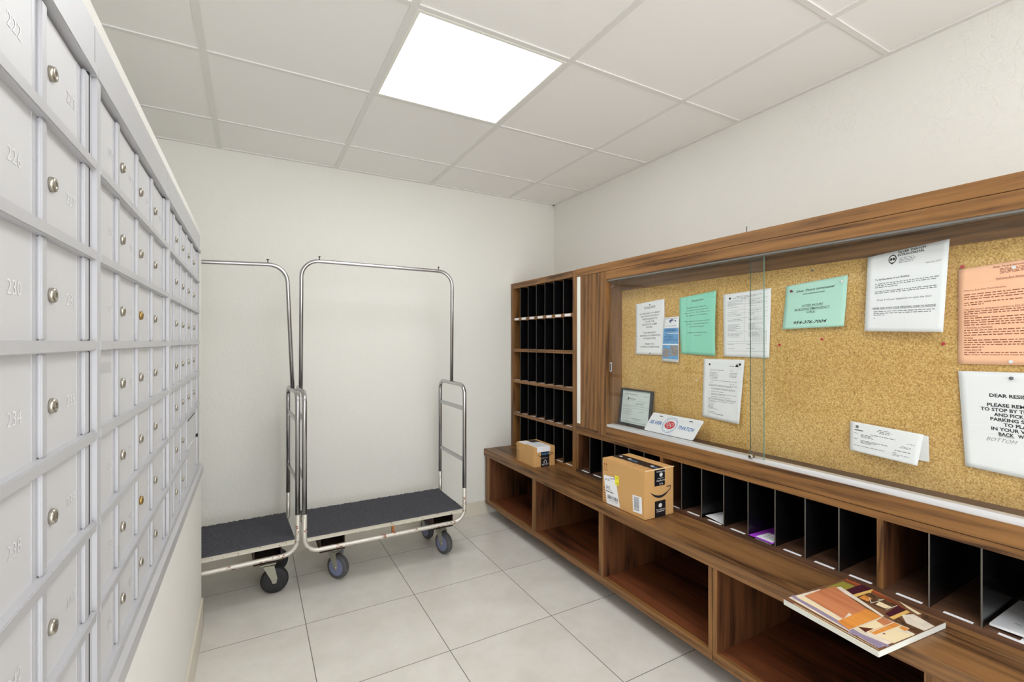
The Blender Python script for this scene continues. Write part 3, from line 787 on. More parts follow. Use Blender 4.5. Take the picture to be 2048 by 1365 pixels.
# measured in picture pixels on the cork plane: s from y, t from z
def LD(txt, ya, yb, z, h, **k):
    return ('T', txt, (0.543-ya)/0.215, (0.543-yb)/0.215, (z-0.889)/0.276, h/0.276, k)
child_text(o, [LD('DEAR RESIDENTS', 0.481, 0.375, 1.096, 0.0088, bold=0.03), LD('PLEASE REMEMBER', 0.487, 0.370, 1.070, 0.0088, bold=0.03), LD('TO STOP BY THE OFFICE', 0.501, 0.356, 1.057, 0.0088, bold=0.03),
               LD('AND PICK UP YOUR', 0.4745, 0.362, 1.044, 0.0088, bold=0.03), LD('PARKING STICKER', 0.4825, 0.372, 1.031, 0.0088, bold=0.03), LD('TO PLACE', 0.457, 0.396, 1.018, 0.0088, bold=0.03),
               LD('IN YOUR VEHICLE', 0.482, 0.374, 1.005, 0.0088, bold=0.03), LD('BACK', 0.468, 0.438, 0.992, 0.0088, bold=0.03, under=True), LD('WINDOW', 0.431, 0.382, 0.992, 0.0088, bold=0.03)], fn)
child_text(o, [LD('BOTTOM', 0.494, 0.432, 0.974, 0.0105, bold=-0.015, shear=0.5), LD('LEFT', 0.405, 0.370, 0.974, 0.0105, bold=-0.015, shear=0.5)], fn, INK_G, 'handwriting')
# -- folded report
o, fn = sheet('folded_report', 'folded white printed report pinned low on the cork, right of the glass overlap', 'notice',
              [(0.827, 0.977), (0.625, 0.966), (0.633, 0.872), (0.829, 0.878)], PAPER, lambda s, u: 0.010+0.022*(1-u)*s+0.006*s, group=None)
ls = [('B', 0.42, 0.57, 0.86, 0.018), ('B', 0.40, 0.6, 0.81, 0.018), ('B', 0.43, 0.57, 0.76, 0.022), ('B', 0.31, 0.66, 0.65, 0.02), ('B', 0.07, 0.13, 0.62, 0.018), ('B', 0.17, 0.35, 0.60, 0.018), ('B', 0.17, 0.33, 0.56, 0.018), ('B', 0.17, 0.36, 0.52, 0.018),
      ('B', 0.07, 0.12, 0.43, 0.018), ('B', 0.17, 0.57, 0.40, 0.018), ('B', 0.17, 0.41, 0.36, 0.018), ('B', 0.17, 0.32, 0.32, 0.018), ('B', 0.07, 0.53, 0.21, 0.014), ('B', 0.82, 0.92, 0.60, 0.014), ('B', 0.75, 0.88, 0.48, 0.014), ('B', 0.73, 0.88, 0.44, 0.014), ('B', 0.67, 0.89, 0.32, 0.02),
      ('B', 0.65, 0.70, 0.24, 0.014), ('B', 0.65, 0.88, 0.19, 0.014), ('B', 0.65, 0.74, 0.15, 0.014)]
child_text(o, ls, fn, INK_G)
child_text(o, [('R', 0.085, 0.13, 0.80, 0.90), ('R', 0.07, 0.20, 0.72, 0.755)], fn, INK_G, 'logo')
mb = MB(); q0 = Vector((PX-0.006, 0.627, 0.966))
mb.prism([(PX-0.004, 0.700, 0.967), (PX-0.004, 0.618, 0.961), (PX-0.008, 0.615, 0.884), (PX-0.004, 0.700, 0.884)], (0.0006, 0, 0))
mb.build('inner_fold', PAPER, o)

# ------------------------------------------------------------------ pins
def pin(label, y, z, x, mat, r=0.0048, ln=0.006, cat='push pin'):
    o = MB().lathe((0, 0, 0), (-1, 0, 0), [(0.0012, -0.004), (0.0012, 0), (r*0.7, 0), (r*0.6, ln*0.5), (r, ln), (r*0.8, ln+0.0008)], 16).build('push_pin', mat)
    o.location = (x, y, z); tag(o, label, cat, 'pins in the cork')
def pinat(px, py, label, mat, dx=0.0, **k):
    th = 0.509; f = 930.5; a = (px-1024)/f; x = XC-dx
    rx, ry, rz = math.sin(th)+a*math.cos(th), math.cos(th)-a*math.sin(th), -(py-682.4)/f
    tt = x/rx; pin(label, ry*tt, 1.251+rz*tt, x, mat, **k)
pinat(1560, 690, 'red push pin left below the pale green half sheet', PIN_R)
pinat(1645, 679, 'red push pin straight under the telephone number sheet', PIN_R)
pinat(1888, 688, 'red push pin below the right corner of the To All Residents sheet', PIN_R)
pinat(1926, 534, 'dull red push pin at the top left of the salmon sheet', PIN_R)
pinat(1584, 583, 'dark red pin in the left corner of the telephone number sheet', plain('maroon_pin', (120, 30, 44), 0.4), 0.004)
pinat(1686, 563, 'pearl white pin in the right corner of the telephone number sheet', PIN_W, 0.004)
pinat(1626, 541, 'grey tack in bare cork above the telephone number sheet', PIN_G, r=0.004)
pinat(1300, 610, 'grey tack at the head of the elevator notice', PIN_G, 0.004, r=0.004, ln=0.003)
pinat(1300.5, 707, 'grey tack at the foot of the elevator notice', PIN_G, 0.004, r=0.004, ln=0.003)
pinat(2029, 535, 'clear white pin at the head of the salmon sheet', PIN_W, 0.004)
pinat(2023, 724, 'clear white pin at the foot of the salmon sheet', PIN_W, 0.004)
pinat(2024, 757, 'bent silver tack at the head of the DEAR RESIDENTS sheet', PIN_G, 0.006)
pinat(1394, 761, 'small white pin in bare cork left of the typed letter', PIN_W, r=0.003)

# ------------------------------------------------------------------ certificate frame
def frame_fn(bl, br, tl):
    bl, br, tl = Vector(bl), Vector(br), Vector(tl); ux, uy = br-bl, tl-bl; n = ux.cross(uy).normalized()
    return (lambda s, t, e=0.0: bl+ux*s+uy*t+n*e), n
fnc, n = frame_fn((1.772, 1.955, 0.7982), (1.772, 1.722, 0.7982), (1.797, 1.958, 0.992))
def slab(mb, fn, s0, s1, t0, t1, e0, e1, m=None):
    a = [fn(s0, t0, e0), fn(s1, t0, e0), fn(s1, t1, e0), fn(s0, t1, e0)]
    mb.prism(a, fn(s0, t0, e1)-fn(s0, t0, e0), m)
t = thing('framed_certificate', 'black framed certificate leaning at the left end inside the notice case', 'picture frame', (1.77, 1.83, 0.785))
mb = MB(); slab(mb, fnc, 0, 1, 0, 0.05, 0, 0.010); slab(mb, fnc, 0, 1, 0.95, 1, 0, 0.010); slab(mb, fnc, 0, 0.045, 0.05, 0.95, 0, 0.010); slab(mb, fnc, 0.93, 1, 0.05, 0.95, 0, 0.010)
mb.build('frame', plain('black_frame', (46, 48, 54), 0.35), t)
mb = MB(); slab(mb, fnc, 0.045, 0.93, 0.05, 0.95, 0.001, 0.004); cp = mb.build('certificate_paper', PAPER_C, t)
f3 = lambda s, tt: fnc(0.05+s*0.87, 0.05+tt*0.90, 0.0046)
child_text(cp, [('B', 0.08, 0.55, 0.88, 0.012), ('B', 0.75, 0.93, 0.86, 0.01), ('R', 0.03, 0.97, 0.70, 0.704), ('R', 0.03, 0.97, 0.54, 0.546), ('B', 0.28, 0.5, 0.74, 0.02), ('B', 0.5, 0.78, 0.60, 0.016), ('B', 0.55, 0.8, 0.64, 0.01),
                ('R', 0.06, 0.36, 0.50, 0.505), ('R', 0.06, 0.36, 0.26, 0.265), ('R', 0.06, 0.064, 0.26, 0.50), ('R', 0.36, 0.364, 0.26, 0.50), ('B', 0.1, 0.34, 0.42, 0.01), ('B', 0.1, 0.34, 0.36, 0.01), ('B', 0.1, 0.34, 0.31, 0.01),
                ('R', 0.4, 0.97, 0.47, 0.475), ('B', 0.6, 0.8, 0.38, 0.01), ('B', 0.3, 0.78, 0.16, 0.012), ('B', 0.4, 0.7, 0.12, 0.01), ('B', 0.1, 0.95, 0.05, 0.008)], f3, INK_G)
child_text(cp, [('P', [(0.20, 0.72), (0.23, 0.80), (0.26, 0.77), (0.22, 0.71)])], f3, INK, 'emblem')
# ------------------------------------------------------------------ plate
fnp, n = frame_fn((1.741, 1.742, 0.7990), (1.741, 1.440, 0.7990), (1.768, 1.702, 0.8916))
t = thing('licence_plate', 'white SILVER THATCH plate with blue lettering and red round emblem', 'plate', (1.77, 1.58, 0.785))
mb = MB(); pts = []
rr = 0.035
for cx, cy, a0 in ((1-rr, 2*rr, -90), (1-rr, 1-2*rr, 0), (rr, 1-2*rr, 90), (rr, 2*rr, 180)):
    for k in range(6):
        a = R(a0+18*k); pts.append(fnp(cx+rr*math.cos(a), cy+2*rr*math.sin(a), 0))
mb.prism(pts, n*0.0012); pl = mb.build('plate', PAPER, t)
f4 = lambda s, tt: fnp(s, tt, 0.0018)
child_text(pl, [('R', 0.17, 0.24, 0.84, 0.885), ('R', 0.76, 0.83, 0.84, 0.885)], f4, GAP, 'bolt_slot')
child_text(pl, [('T', 'SILVER', 0.035, 0.285, 0.42, 0.17, dict(bold=0.02, shear=0.3)), ('T', 'THATCH', 0.63, 0.93, 0.40, 0.17, dict(bold=0.02, shear=0.3))], f4, INK_B, 'blue_lettering')
child_text(pl, ring(0.455, 0.50, 0.140, 0.40, 0.006)+ring(0.455, 0.50, 0.122, 0.34, 0.003), f4, INK_B, 'blue_ring')
child_text(pl, [disc(0.455, 0.50, 0.096, 0.20, 32)], f4, RED, 'emblem')
f5 = lambda s, tt: fnp(s, tt, 0.0022)
child_text(pl, ring(0.418, 0.54, 0.032, 0.08, 0.009, 16)+ring(0.492, 0.54, 0.032, 0.08, 0.009, 16)+ring(0.455, 0.41, 0.036, 0.06, 0.007, 16), f5, PAPER, 'emblem_knot')

# ================================================================== BOXES
def carton(label, x, y, dx, dy, h, rz=0):
    """x,y = front near corner; box spans +dx in X and +dy in Y"""
    t = thing('parcel_box', label, 'box', (x, y, ZB+0.0002), rz)
    b = MB().box(0, dx, 0, dy, 0, h, bev=0.0025).build('carton', CARD, t, world=False)
    return t, b
def face_y(z0=0.0, e=0.0005):   # near face (normal -Y): right = +X
    return lambda s, t_: (s, -e, t_)
def face_x(dy, e=0.0005):       # room side face (normal -X): right = -Y
    return lambda s, t_: (-e, dy-s, t_)
def face_top(dy, h, e=0.0005):
    return lambda s, t_: (t_, dy-s, h+e)
def quadmb(fn, rects):
    mb = MB()
    for (a, b, c, d) in rects: mb.flat(([(a, c), (b, c), (b, d), (a, d)], [(0, 1, 2, 3)]), fn)
    return mb
def smile(mb, cx, cz, w, fn):
    n = 18; P = []
    for i in range(n+1):
        s = -1+2*i/n; P.append((cx+s*w/2*0.92, cz+0.16*w*(s*s)-0.02*w))
    Q = [(cx+(-1+2*i/n)*w/2*0.92, cz+0.16*w*((-1+2*i/n)**2)-0.02*w-0.085*w*(1-((i/n-0.5)*2)**2)**0.7-0.006*w) for i in range(n+1)]
    for i in range(n): mb.flat(([P[i], P[i+1], Q[i+1], Q[i]], [(0, 1, 2, 3)]), fn)
    e = (cx+w*0.5, cz+0.20*w)
    mb.flat(([(e[0]-0.20*w, e[1]+0.05*w), (e[0]+0.02*w, e[1]+0.06*w), (e[0]+0.02*w, e[1]+0.025*w), (e[0]-0.19*w, e[1]+0.02*w)], [(0, 1, 2, 3)]), fn)
    mb.flat(([(e[0]+0.02*w, e[1]+0.06*w), (e[0]-0.015*w, e[1]+0.04*w), (e[0]-0.05*w, e[1]-0.12*w), (e[0]-0.02*w, e[1]-0.12*w)], [(0, 1, 2, 3)]), fn)
# small box
dx, dy, h = 0.155, 0.218, 0.122
t, b = carton('small brown parcel with white labels over its top, by the pigeonhole tower', 1.506, 2.422, dx, dy, h)
fy, fx, ft = face_y(), face_x(dy), face_top(dy, h)
quadmb(fy, [(0.050, 0.112, 0.0, h)]).build('black_tape', TAPE, b, world=False)
fy2 = face_y(e=0.0009)
def rot180(fn, cx, cz): return lambda s, t_: fn(2*cx-s, 2*cz-t_)
mb = MB(); put_text(mb, 'prime', 0.056, 0.106, 0.083-0.014, 0.014, rot180(fy2, 0.081, 0.083-0.007), bold=0.02); mb.build('tape_print', TAPE_T, b, world=False)
mb = MB(); put_bars(mb, 0.056, 0.100, 0.052, 0.002, fy2, rnd, word=0.01, gap=0.001); put_bars(mb, 0.056, 0.106, 0.014, 0.003, fy2, rnd, word=0.01, gap=0.002); put_bars(mb, 0.060, 0.100, 0.008, 0.002, fy2, rnd, word=0.01, gap=0.002)
for L_ in ring(0.081, 0.030, 0.010, 0.012, 0.0025, 20)[:10]: mb.flat((L_[1], [(0, 1, 2, 3)]), fy2)
mb.flat(([(0.0695, 0.022), (0.075, 0.022), (0.075, 0.030), (0.0695, 0.030)], [(0, 1, 2, 3)]), fy2); mb.flat(([(0.087, 0.022), (0.0925, 0.022), (0.0925, 0.030), (0.087, 0.030)], [(0, 1, 2, 3)]), fy2)
mb.build('tape_symbol', TAPE_W, b, world=False)
mb = MB()
mb.flat(([(0.024, 0.077), (0.050, 0.066), (0.050, 0.062), (0.030, 0.071)], [(0, 1, 2, 3)]), fy)
mb.flat(([(0.112, 0.062), (0.112, 0.066), (0.132, 0.076), (0.134, 0.073)], [(0, 1, 2, 3)]), fy)
mb.flat(([(0.118, 0.084), (0.138, 0.084), (0.134, 0.068), (0.131, 0.069), (0.133, 0.080), (0.118, 0.081)], [tuple(range(6))]), fy)
mb.build('smile_arrow', INK, b, world=False)
mb = MB()
for c in (0.016, 0.026):
    mb.flat(([(c-0.001, 0.095), (c+0.001, 0.095), (c+0.001, 0.108), (c-0.001, 0.108)], [(0, 1, 2, 3)]), fx); mb.flat(([(c-0.003, 0.106), (c+0.003, 0.106), (c, 0.112)], [(0, 1, 2)]), fx)
mb.flat(([(0.008, 0.090), (0.034, 0.090), (0.034, 0.092), (0.008, 0.092)], [(0, 1, 2, 3)]), fx)
for i in range(5):
    for (a, c, d, e) in ((0.006, 0.036, 0.010+i*0.014, 0.0115+i*0.014), (0.006, 0.036, 0.020+i*0.014, 0.0215+i*0.014), (0.006, 0.0075, 0.010+i*0.014, 0.020+i*0.014), (0.0345, 0.036, 0.010+i*0.014, 0.020+i*0.014)):
        mb.flat(([(a, d), (c, d), (c, e), (a, e)], [(0, 1, 2, 3)]), fx)
mb.build('printed_marks', INK, b, world=False)
B('top_label', PAPER, b, (0.020, 0.120, -0.0012, 0.150, h, h+0.0012), (0.022, 0.118, -0.0014, 0, h-0.030, h+0.001), (0.006, 0.066, 0.125, 0.205, h, h+0.0008), world=False)
fl2 = lambda s, tt: (tt, dy-s, h+0.0016)
mb = MB()
for i in range(6): put_bars(mb, 0.075+0.003*i, 0.205, 0.030+i*0.014, 0.003, fl2, rnd, word=0.012, gap=0.003)
mb.build('label_print', INK_L, b, world=False)
mb = quadmb(face_top(dy, h, 0.0016), [(0.012, 0.085, 0.070, 0.130)]); mb.build('clear_tape', plain('dark_tape_film', (84, 80, 74), 0.25), b, world=False)
# large box
dx, dy, h = 0.178, 0.280, 0.213
t, b = carton('large brown parcel with black printed tape and a curved arrow, middle of the worktop', 1.4845, 1.480, dx, dy, h)
fy, fx, ft = face_y(), face_x(dy), face_top(dy, h)
mb = MB(); W_ = [mb.bm.verts.new(p) for p in ((0.058, dy, h+0.0005), (0.122, dy, h+0.0005), (0.122, -0.0005, h+0.0005), (0.058, -0.0005, h+0.0005), (0.122, -0.0005, 0.138), (0.058, -0.0005, 0.138))]
mb.bm.faces.new([W_[0], W_[1], W_[2], W_[3]]); mb.bm.faces.new([W_[3], W_[2], W_[4], W_[5]]); mb.build('black_tape', TAPE, b, world=False)
mb = MB()
mb.flat(([(0.060, 0.0), (0.126, 0.0), (0.126, 0.072), (0.060, 0.072)], [(0, 1, 2, 3)]), fy); mb.build('black_tape', TAPE, b, world=False)
fy2 = face_y(e=0.0009); ft2 = face_top(dy, h, 0.0009)
mb = MB(); put_text(mb, 'Free delivery', 0.070, 0.122, 0.030, 0.007, fy2, bold=0.01); put_text(mb, 'Free Returns', 0.070, 0.124, 0.196, 0.007, rot180(fy2, 0.097, 0.1995), bold=0.01)
put_text(mb, 'Streaming Video', 0.070, 0.124, 0.158, 0.007, rot180(fy2, 0.097, 0.1605), bold=0.01); put_bars(mb, 0.072, 0.118, 0.023, 0.003, fy2, rnd, word=0.01, gap=0.002); put_bars(mb, 0.078, 0.112, 0.170, 0.002, fy2, rnd, word=0.01, gap=0.002)
mb.flat((disc(0.093, 0.051, 0.011, 0.009)[1], [tuple(range(20))]), fy2); mb.flat((disc(0.098, 0.186, 0.010, 0.009)[1], [tuple(range(20))]), fy2)
for sx in (-1, 1): mb.flat(([(0.098+sx*0.004, 0.140), (0.098+sx*0.011, 0.146), (0.098+sx*0.004, 0.151)], [(0, 1, 2)]), fy2)
for s in (0.03, 0.09, 0.235): mb.flat((disc(s, 0.092, 0.009, 0.009)[1], [tuple(range(20))]), ft2)
mb.build('tape_print', TAPE_W, b, world=False)
mb = MB(); put_text(mb, 'prime', 0.108, 0.150, 0.076, 0.020, ft2, bold=0.02, shear=0.2); put_text(mb, 'prime', 0.246, 0.276, 0.076, 0.020, ft2, bold=0.02, shear=0.2)
mb.build('tape_word', TAPE_T, b, world=False)
mb = MB(); smile(mb, 0.093, 0.098, 0.128, fy); mb.build('smile_arrow', INK, b, world=False)
mb = MB()
for c in (0.018, 0.032):
    mb.flat(([(c-0.0014, 0.166), (c+0.0014, 0.166), (c+0.0014, 0.186), (c-0.0014, 0.186)], [(0, 1, 2, 3)]), fx); mb.flat(([(c-0.005, 0.184), (c+0.005, 0.184), (c, 0.194)], [(0, 1, 2)]), fx)
mb.flat(([(0.008, 0.158), (0.042, 0.158), (0.042, 0.1605), (0.008, 0.1605)], [(0, 1, 2, 3)]), fx)
for i in range(6): mb.flat(([(0.006, 0.010+i*0.012), (0.024, 0.010+i*0.012), (0.024, 0.0135+i*0.012), (0.006, 0.0135+i*0.012)], [(0, 1, 2, 3)]), fx)
for q in ((0.15, 0.27, 0.020, 0.022), (0.15, 0.27, 0.046, 0.048), (0.15, 0.152, 0.020, 0.048), (0.19, 0.192, 0.020, 0.048), (0.23, 0.232, 0.020, 0.048), (0.268, 0.27, 0.020, 0.048)): mb.flat(([(q[0], q[2]), (q[1], q[2]), (q[1], q[3]), (q[0], q[3])], [(0, 1, 2, 3)]), ft)
mb.build('printed_marks', INK_R, b, world=False)
fe = face_x(dy, 0.0009)
mb = MB(); mb.flat(([(0.012, 0.132), (0.094, 0.138), (0.126, 0.006), (0.034, 0.001)], [(0, 1, 2, 3)]), fe); lb = mb.build('shipping_label', PAPER, b, world=False)
mb = MB(); fe2 = face_x(dy, 0.0013)
for z_, a, c, hh in ((0.124, 0.05, 0.075, 0.003), (0.117, 0.022, 0.06, 0.002), (0.112, 0.022, 0.055, 0.002), (0.082, 0.030, 0.055, 0.004), (0.076, 0.030, 0.056, 0.004), (0.070, 0.030, 0.07, 0.002), (0.058, 0.030, 0.082, 0.006), (0.020, 0.050, 0.11, 0.002)): put_bars(mb, a, c, z_, hh, fe2, rnd, word=0.012, gap=0.003)
s = 0.040
while s < 0.110:
    w = rnd.choice([0.001, 0.002, 0.003]); mb.flat(([(s, 0.028), (s+w, 0.028), (s+w, 0.045), (s, 0.045)], [(0, 1, 2, 3)]), fe2); s += w+rnd.choice([0.001, 0.002])
mb.flat(([(0.078, 0.128), (0.092, 0.129), (0.092, 0.133), (0.078, 0.132)], [(0, 1, 2, 3)]), fe2)
mb.build('label_print', INK_G, lb, world=False)
mb = MB(); mb.flat(([(0.092, 0.150), (0.118, 0.150), (0.118, 0.106), (0.092, 0.106)], [(0, 1, 2, 3)]), face_x(dy, 0.0014)); ys_ = mb.build('yellow_sticker', YELLOW, b, world=False)
mb = MB(); fz = face_x(dy, 0.0018); put_text(mb, '25', 0.097, 0.110, 0.135, 0.008, fz); mb.flat((disc(0.108, 0.114, 0.003, 0.004)[1], [tuple(range(20))]), fz); mb.build('sticker_print', plain('olive_ink', (150, 140, 30), 0.6), ys_, world=False)
mb = MB(); mb.flat(([(0.206, 0.092), (0.262, 0.095), (0.266, 0.022), (0.210, 0.018)], [(0, 1, 2, 3)]), fe); lb = mb.build('barcode_label', PAPER, b, world=False)
mb = MB(); z_ = 0.028
while z_ < 0.086:
    w = rnd.choice([0.001, 0.002]); mb.flat(([(0.216, z_), (0.248, z_+0.002), (0.248, z_+w+0.002), (0.216, z_+w)], [(0, 1, 2, 3)]), fe2); z_ += w+rnd.choice([0.0012, 0.002])
mb.build('barcode', INK_G, lb, world=False)
MB().prism([(0, -0.0002, h), (0.178, -0.0002, h), (0.178, -0.003, h-0.002), (0.0, -0.003, h-0.003)], (0, 0, 0.002)).build('torn_flap_edge', plain('pale_card_edge', (222, 190, 144), 0.8), b, world=False)

# ================================================================== MAGAZINE
t = thing('catalogue', 'thick glossy catalogue with a wooden furniture collage cover, overhanging the worktop edge', 'magazine', (1.504, 0.668, ZB+0.0003), R(-6.0))
WM, DM, TM = 0.298, 0.252, 0.018     # along x, along y
# local: x toward wall, y away
pg = MB().box(-WM/2, WM/2, -DM/2, DM/2, 0.0005, TM-0.001, bev=0.001)
pg.build('pages', plain('page_edges', (214, 214, 206), 0.8, noise=0.06, nscale=400), t, world=False)
MAGC = [plain('mag_'+n_, c, 0.25) for n_, c in (('base', (120, 84, 60)), ('terracotta', (186, 112, 74)), ('brown', (96, 46, 34)), ('orange', (206, 128, 56)), ('cream', (236, 218, 178)), ('plum', (74, 34, 44)),
        ('gold', (226, 184, 104)), ('lilac', (150, 136, 160)), ('dark', (40, 26, 24)), ('white', (240, 236, 228)), ('olive', (150, 140, 60)), ('rust', (170, 84, 44)))]
cov = MB().box(-WM/2, WM/2, -DM/2, DM/2, TM-0.001, TM, m=MAGC[0])
cv = cov.build('cover', None, t, world=False)
for i_, (l_, d_) in {1: ((206, 134, 92), (150, 76, 50)), 3: ((226, 150, 72), (168, 96, 40)), 11: ((190, 104, 60), (120, 54, 34))}.items(): MAGC[i_] = wood('mag_wood_%d' % i_, l_, d_, 1, 0.25)
MAGC[8] = plain('mag_mottled_dark', (92, 66, 46), 0.25, noise=0.95, nscale=70)
MAGC[9] = plain('mag_mottled_white', (226, 214, 196), 0.25, noise=0.25, nscale=50)
# cover picture units: s 0..1 from far-left corner... s along -Y (picture left->right), u along +X (up)
fm = lambda s, u: (-WM/2+u*WM, DM/2-s*DM, TM+0.0003)
# corners in the zoomed crop (px): left (140,360), front (1300,900), right (1880,530), top (750,80)
def H4(px, py):
    import_pts = ((140, 362), (1300, 905), (1885, 530), (740, 85))
    # invert bilinear by Newton
    s, u = 0.5, 0.5
    A, Bq, C, D = [Vector(p) for p in import_pts]      # (0,0),(1,0),(1,1),(0,1)
    for _ in range(12):
        P = A*(1-s)*(1-u)+Bq*s*(1-u)+C*s*u+D*(1-s)*u - Vector((px, py))
        ds = (Bq-A)*(1-u)+(C-D)*u; du = (D-A)*(1-s)+(C-Bq)*s
        det = ds.x*du.y-ds.y*du.x
        a = (P.x*du.y-P.y*du.x)/det; bq = (ds.x*P.y-ds.y*P.x)/det
        s -= a; u -= bq
    return (min(0.998, max(0.002, s)), min(0.998, max(0.002, u)))
LAY = [
 ((190, 350), (1290, 880), (1600, 700), (480, 240), 9), ((190, 330), (860, 660), (1290, 880), (1340, 860), (230, 320), 7),
 ((520, 225), (700, 130), (860, 185), (780, 240), (640, 200), 10), ((700, 110), (760, 85), (940, 150), (880, 185), 11), ((760, 85), (1000, 150), (960, 165), (740, 100), 8),
 ((940, 150), (1090, 200), (880, 300), (780, 235), 5), ((1090, 200), (1130, 225), (900, 330), (860, 300), 6), ((1090, 210), (1140, 222), (1500, 440), (1440, 420), (1060, 250), 11),
 ((1040, 260), (1390, 390), (1270, 460), (900, 330), 8), ((1000, 290), (1100, 330), (1060, 370), (950, 330), 3), ((1180, 360), (1330, 420), (1260, 440), (1150, 400), 4),
 ((1390, 395), (1480, 440), (1340, 540), (1270, 500), 5), ((1480, 440), (1520, 460), (1370, 560), (1320, 540), 6), ((1390, 330), (1640, 470), (1600, 480), (1480, 410), 4),
 ((1640, 460), (1870, 540), (1800, 600), (1640, 520), 8), ((1440, 500), (1560, 480), (1790, 600), (1690, 660), (1500, 590), 9), ((1420, 530), (1500, 590), (1690, 670), (1640, 700), (1360, 590), 8),
 ((700, 200), (880, 300), (1270, 530), (1250, 540), (960, 380), (640, 215), 9), ((520, 235), (640, 200), (960, 400), (870, 590), (350, 330), 1), ((640, 215), (960, 395), (1070, 460), (980, 560), (560, 330), 1),
 ((280, 350), (360, 345), (850, 590), (820, 600), 4), ((1070, 460), (1250, 540), (970, 710), (820, 620), 3), ((1250, 550), (1540, 650), (1250, 750), (1020, 690), 4), ((1250, 550), (1380, 590), (1290, 640), (1200, 590), 1),
 ((1380, 590), (1450, 620), (1230, 745), (1160, 720), 3), ((1460, 625), (1540, 655), (1500, 680), (1440, 650), 3), ((1040, 670), (1200, 680), (1130, 725), 2), ((1290, 720), (1400, 730), (1340, 765), 2),
 ((1000, 710), (1420, 860), (1380, 870), (960, 740), 7), ((1400, 690), (1600, 710), (1420, 820), (1260, 760), 4),
]
mb = MB()
for i, L_ in enumerate(LAY):
    pts = [H4(*p) for p in L_[:-1]]
    z = TM+0.0003+i*0.00002
    mb.poly([(-WM/2+u*WM, DM/2-s*DM, z) for s, u in pts], MAGC[L_[-1]])
mb.build('cover_picture', None, cv, world=False)
mb = MB(); zz = TM+0.0012
def strip(p, q, w=0.004):
    a, b_ = [Vector((-WM/2+u*WM, DM/2-s*DM, zz)) for s, u in (H4(*p), H4(*q))]
    d = (b_-a).normalized(); nrm = Vector((-d.y, d.x, 0))*w/4
    mb.poly([a-nrm, b_-nrm, b_+nrm, a+nrm])
for p, q in (((1060, 320), (1100, 390)), ((1100, 390), (1225, 335)), ((1165, 340), (1225, 335)), ((1270, 455), (1380, 395)), ((975, 710), (1250, 545)), ((1160, 740), (1380, 592)), ((1250, 745), (1460, 625)), ((1250, 545), (1540, 650)),
             ((850, 590), (640, 500)), ((1020, 690), (1160, 740))): strip(p, q)
mb.build('white_lines', MAGC[9], cv, world=False)
# lifted loose cover corner at the front
mb = MB(); mb.prism([(-WM/2+0.004, -DM/2+0.002, TM), (-WM/2+0.004, DM/2-0.03, TM), (-WM/2-0.0005, DM/2-0.03, TM-0.0015), (-WM/2-0.0005, -DM/2+0.002, TM-0.006)], (0, 0, 0.0004))
mb.build('cover_edge', MAGC[4], cv, world=False)

# ================================================================== MAIL IN SLOTS
def flatmail(name, label, cat, pts, thick, mat, z=0.4908, droop=0.0):
    mb = MB(); P = [(x, y, z+dz) for x, y, dz in pts]
    mb.prism(P, (0, 0, thick)); o = mb.build(name, mat)
    c = Vector(P[0])
    for v in o.data.vertices: v.co -= c
    o.location = c; tag(o, label, cat)
    return o
m1 = flatmail('purple_mailer', 'bright purple printed mailer sticking out of a low mail slot', 'mailer', [(1.684, 1.130, 0.006), (1.684, 1.036, 0.006), (1.900, 1.036, 0), (1.900, 1.130, 0)], 0.002, PURPLE, z=0.4912)
mb = MB(); mb.prism([(1.690, 1.105, 0.4996), (1.690, 1.040, 0.4996), (1.770, 1.040, 0.4972), (1.770, 1.105, 0.4972)], (0, 0, 0.0005)); lb = mb.build('address_label', PAPER, m1)
mb = MB(); fq = lambda s, u: (1.69+u, 1.105-s, 0.5003-u*0.03)
for i in range(4): put_bars(mb, 0.015, 0.058, 0.022+i*0.010, 0.003, fq, rnd, word=0.012, gap=0.003)
mb.build('label_print', INK_G, lb)
m2 = flatmail('envelope', 'single white envelope lying two slots beyond the purple mailer', 'envelope', [(1.700, 1.340, 0.010), (1.700, 1.252, 0.002), (1.92, 1.252, 0), (1.92, 1.340, 0)], 0.0012, PAPER)
m3 = flatmail('envelope', 'white padded envelope with handwriting in a slot at the right edge', 'envelope', [(1.712, 0.462, 0.004), (1.706, 0.369, 0.010), (1.95, 0.369, 0.004), (1.95, 0.462, 0.0)], 0.006, PAPER)
mb = MB(); fq = lambda s, u: (1.712+u, 0.462-s, 0.5025+0.0025)
put_text(mb, 'Mrs. M. Ward', 0.030, 0.080, 0.030, 0.008, lambda s, u: (1.72+u, 0.455-s, 0.5058+0.001), shear=0.4); mb.build('handwriting', INK_G, m3)
m4 = flatmail('envelope', 'small white envelope tucked under the padded one in the right edge slot', 'envelope', [(1.699, 0.402, 0.0), (1.699, 0.3665, 0.0), (1.83, 0.3665, 0), (1.83, 0.402, 0)], 0.0012, PAPER)

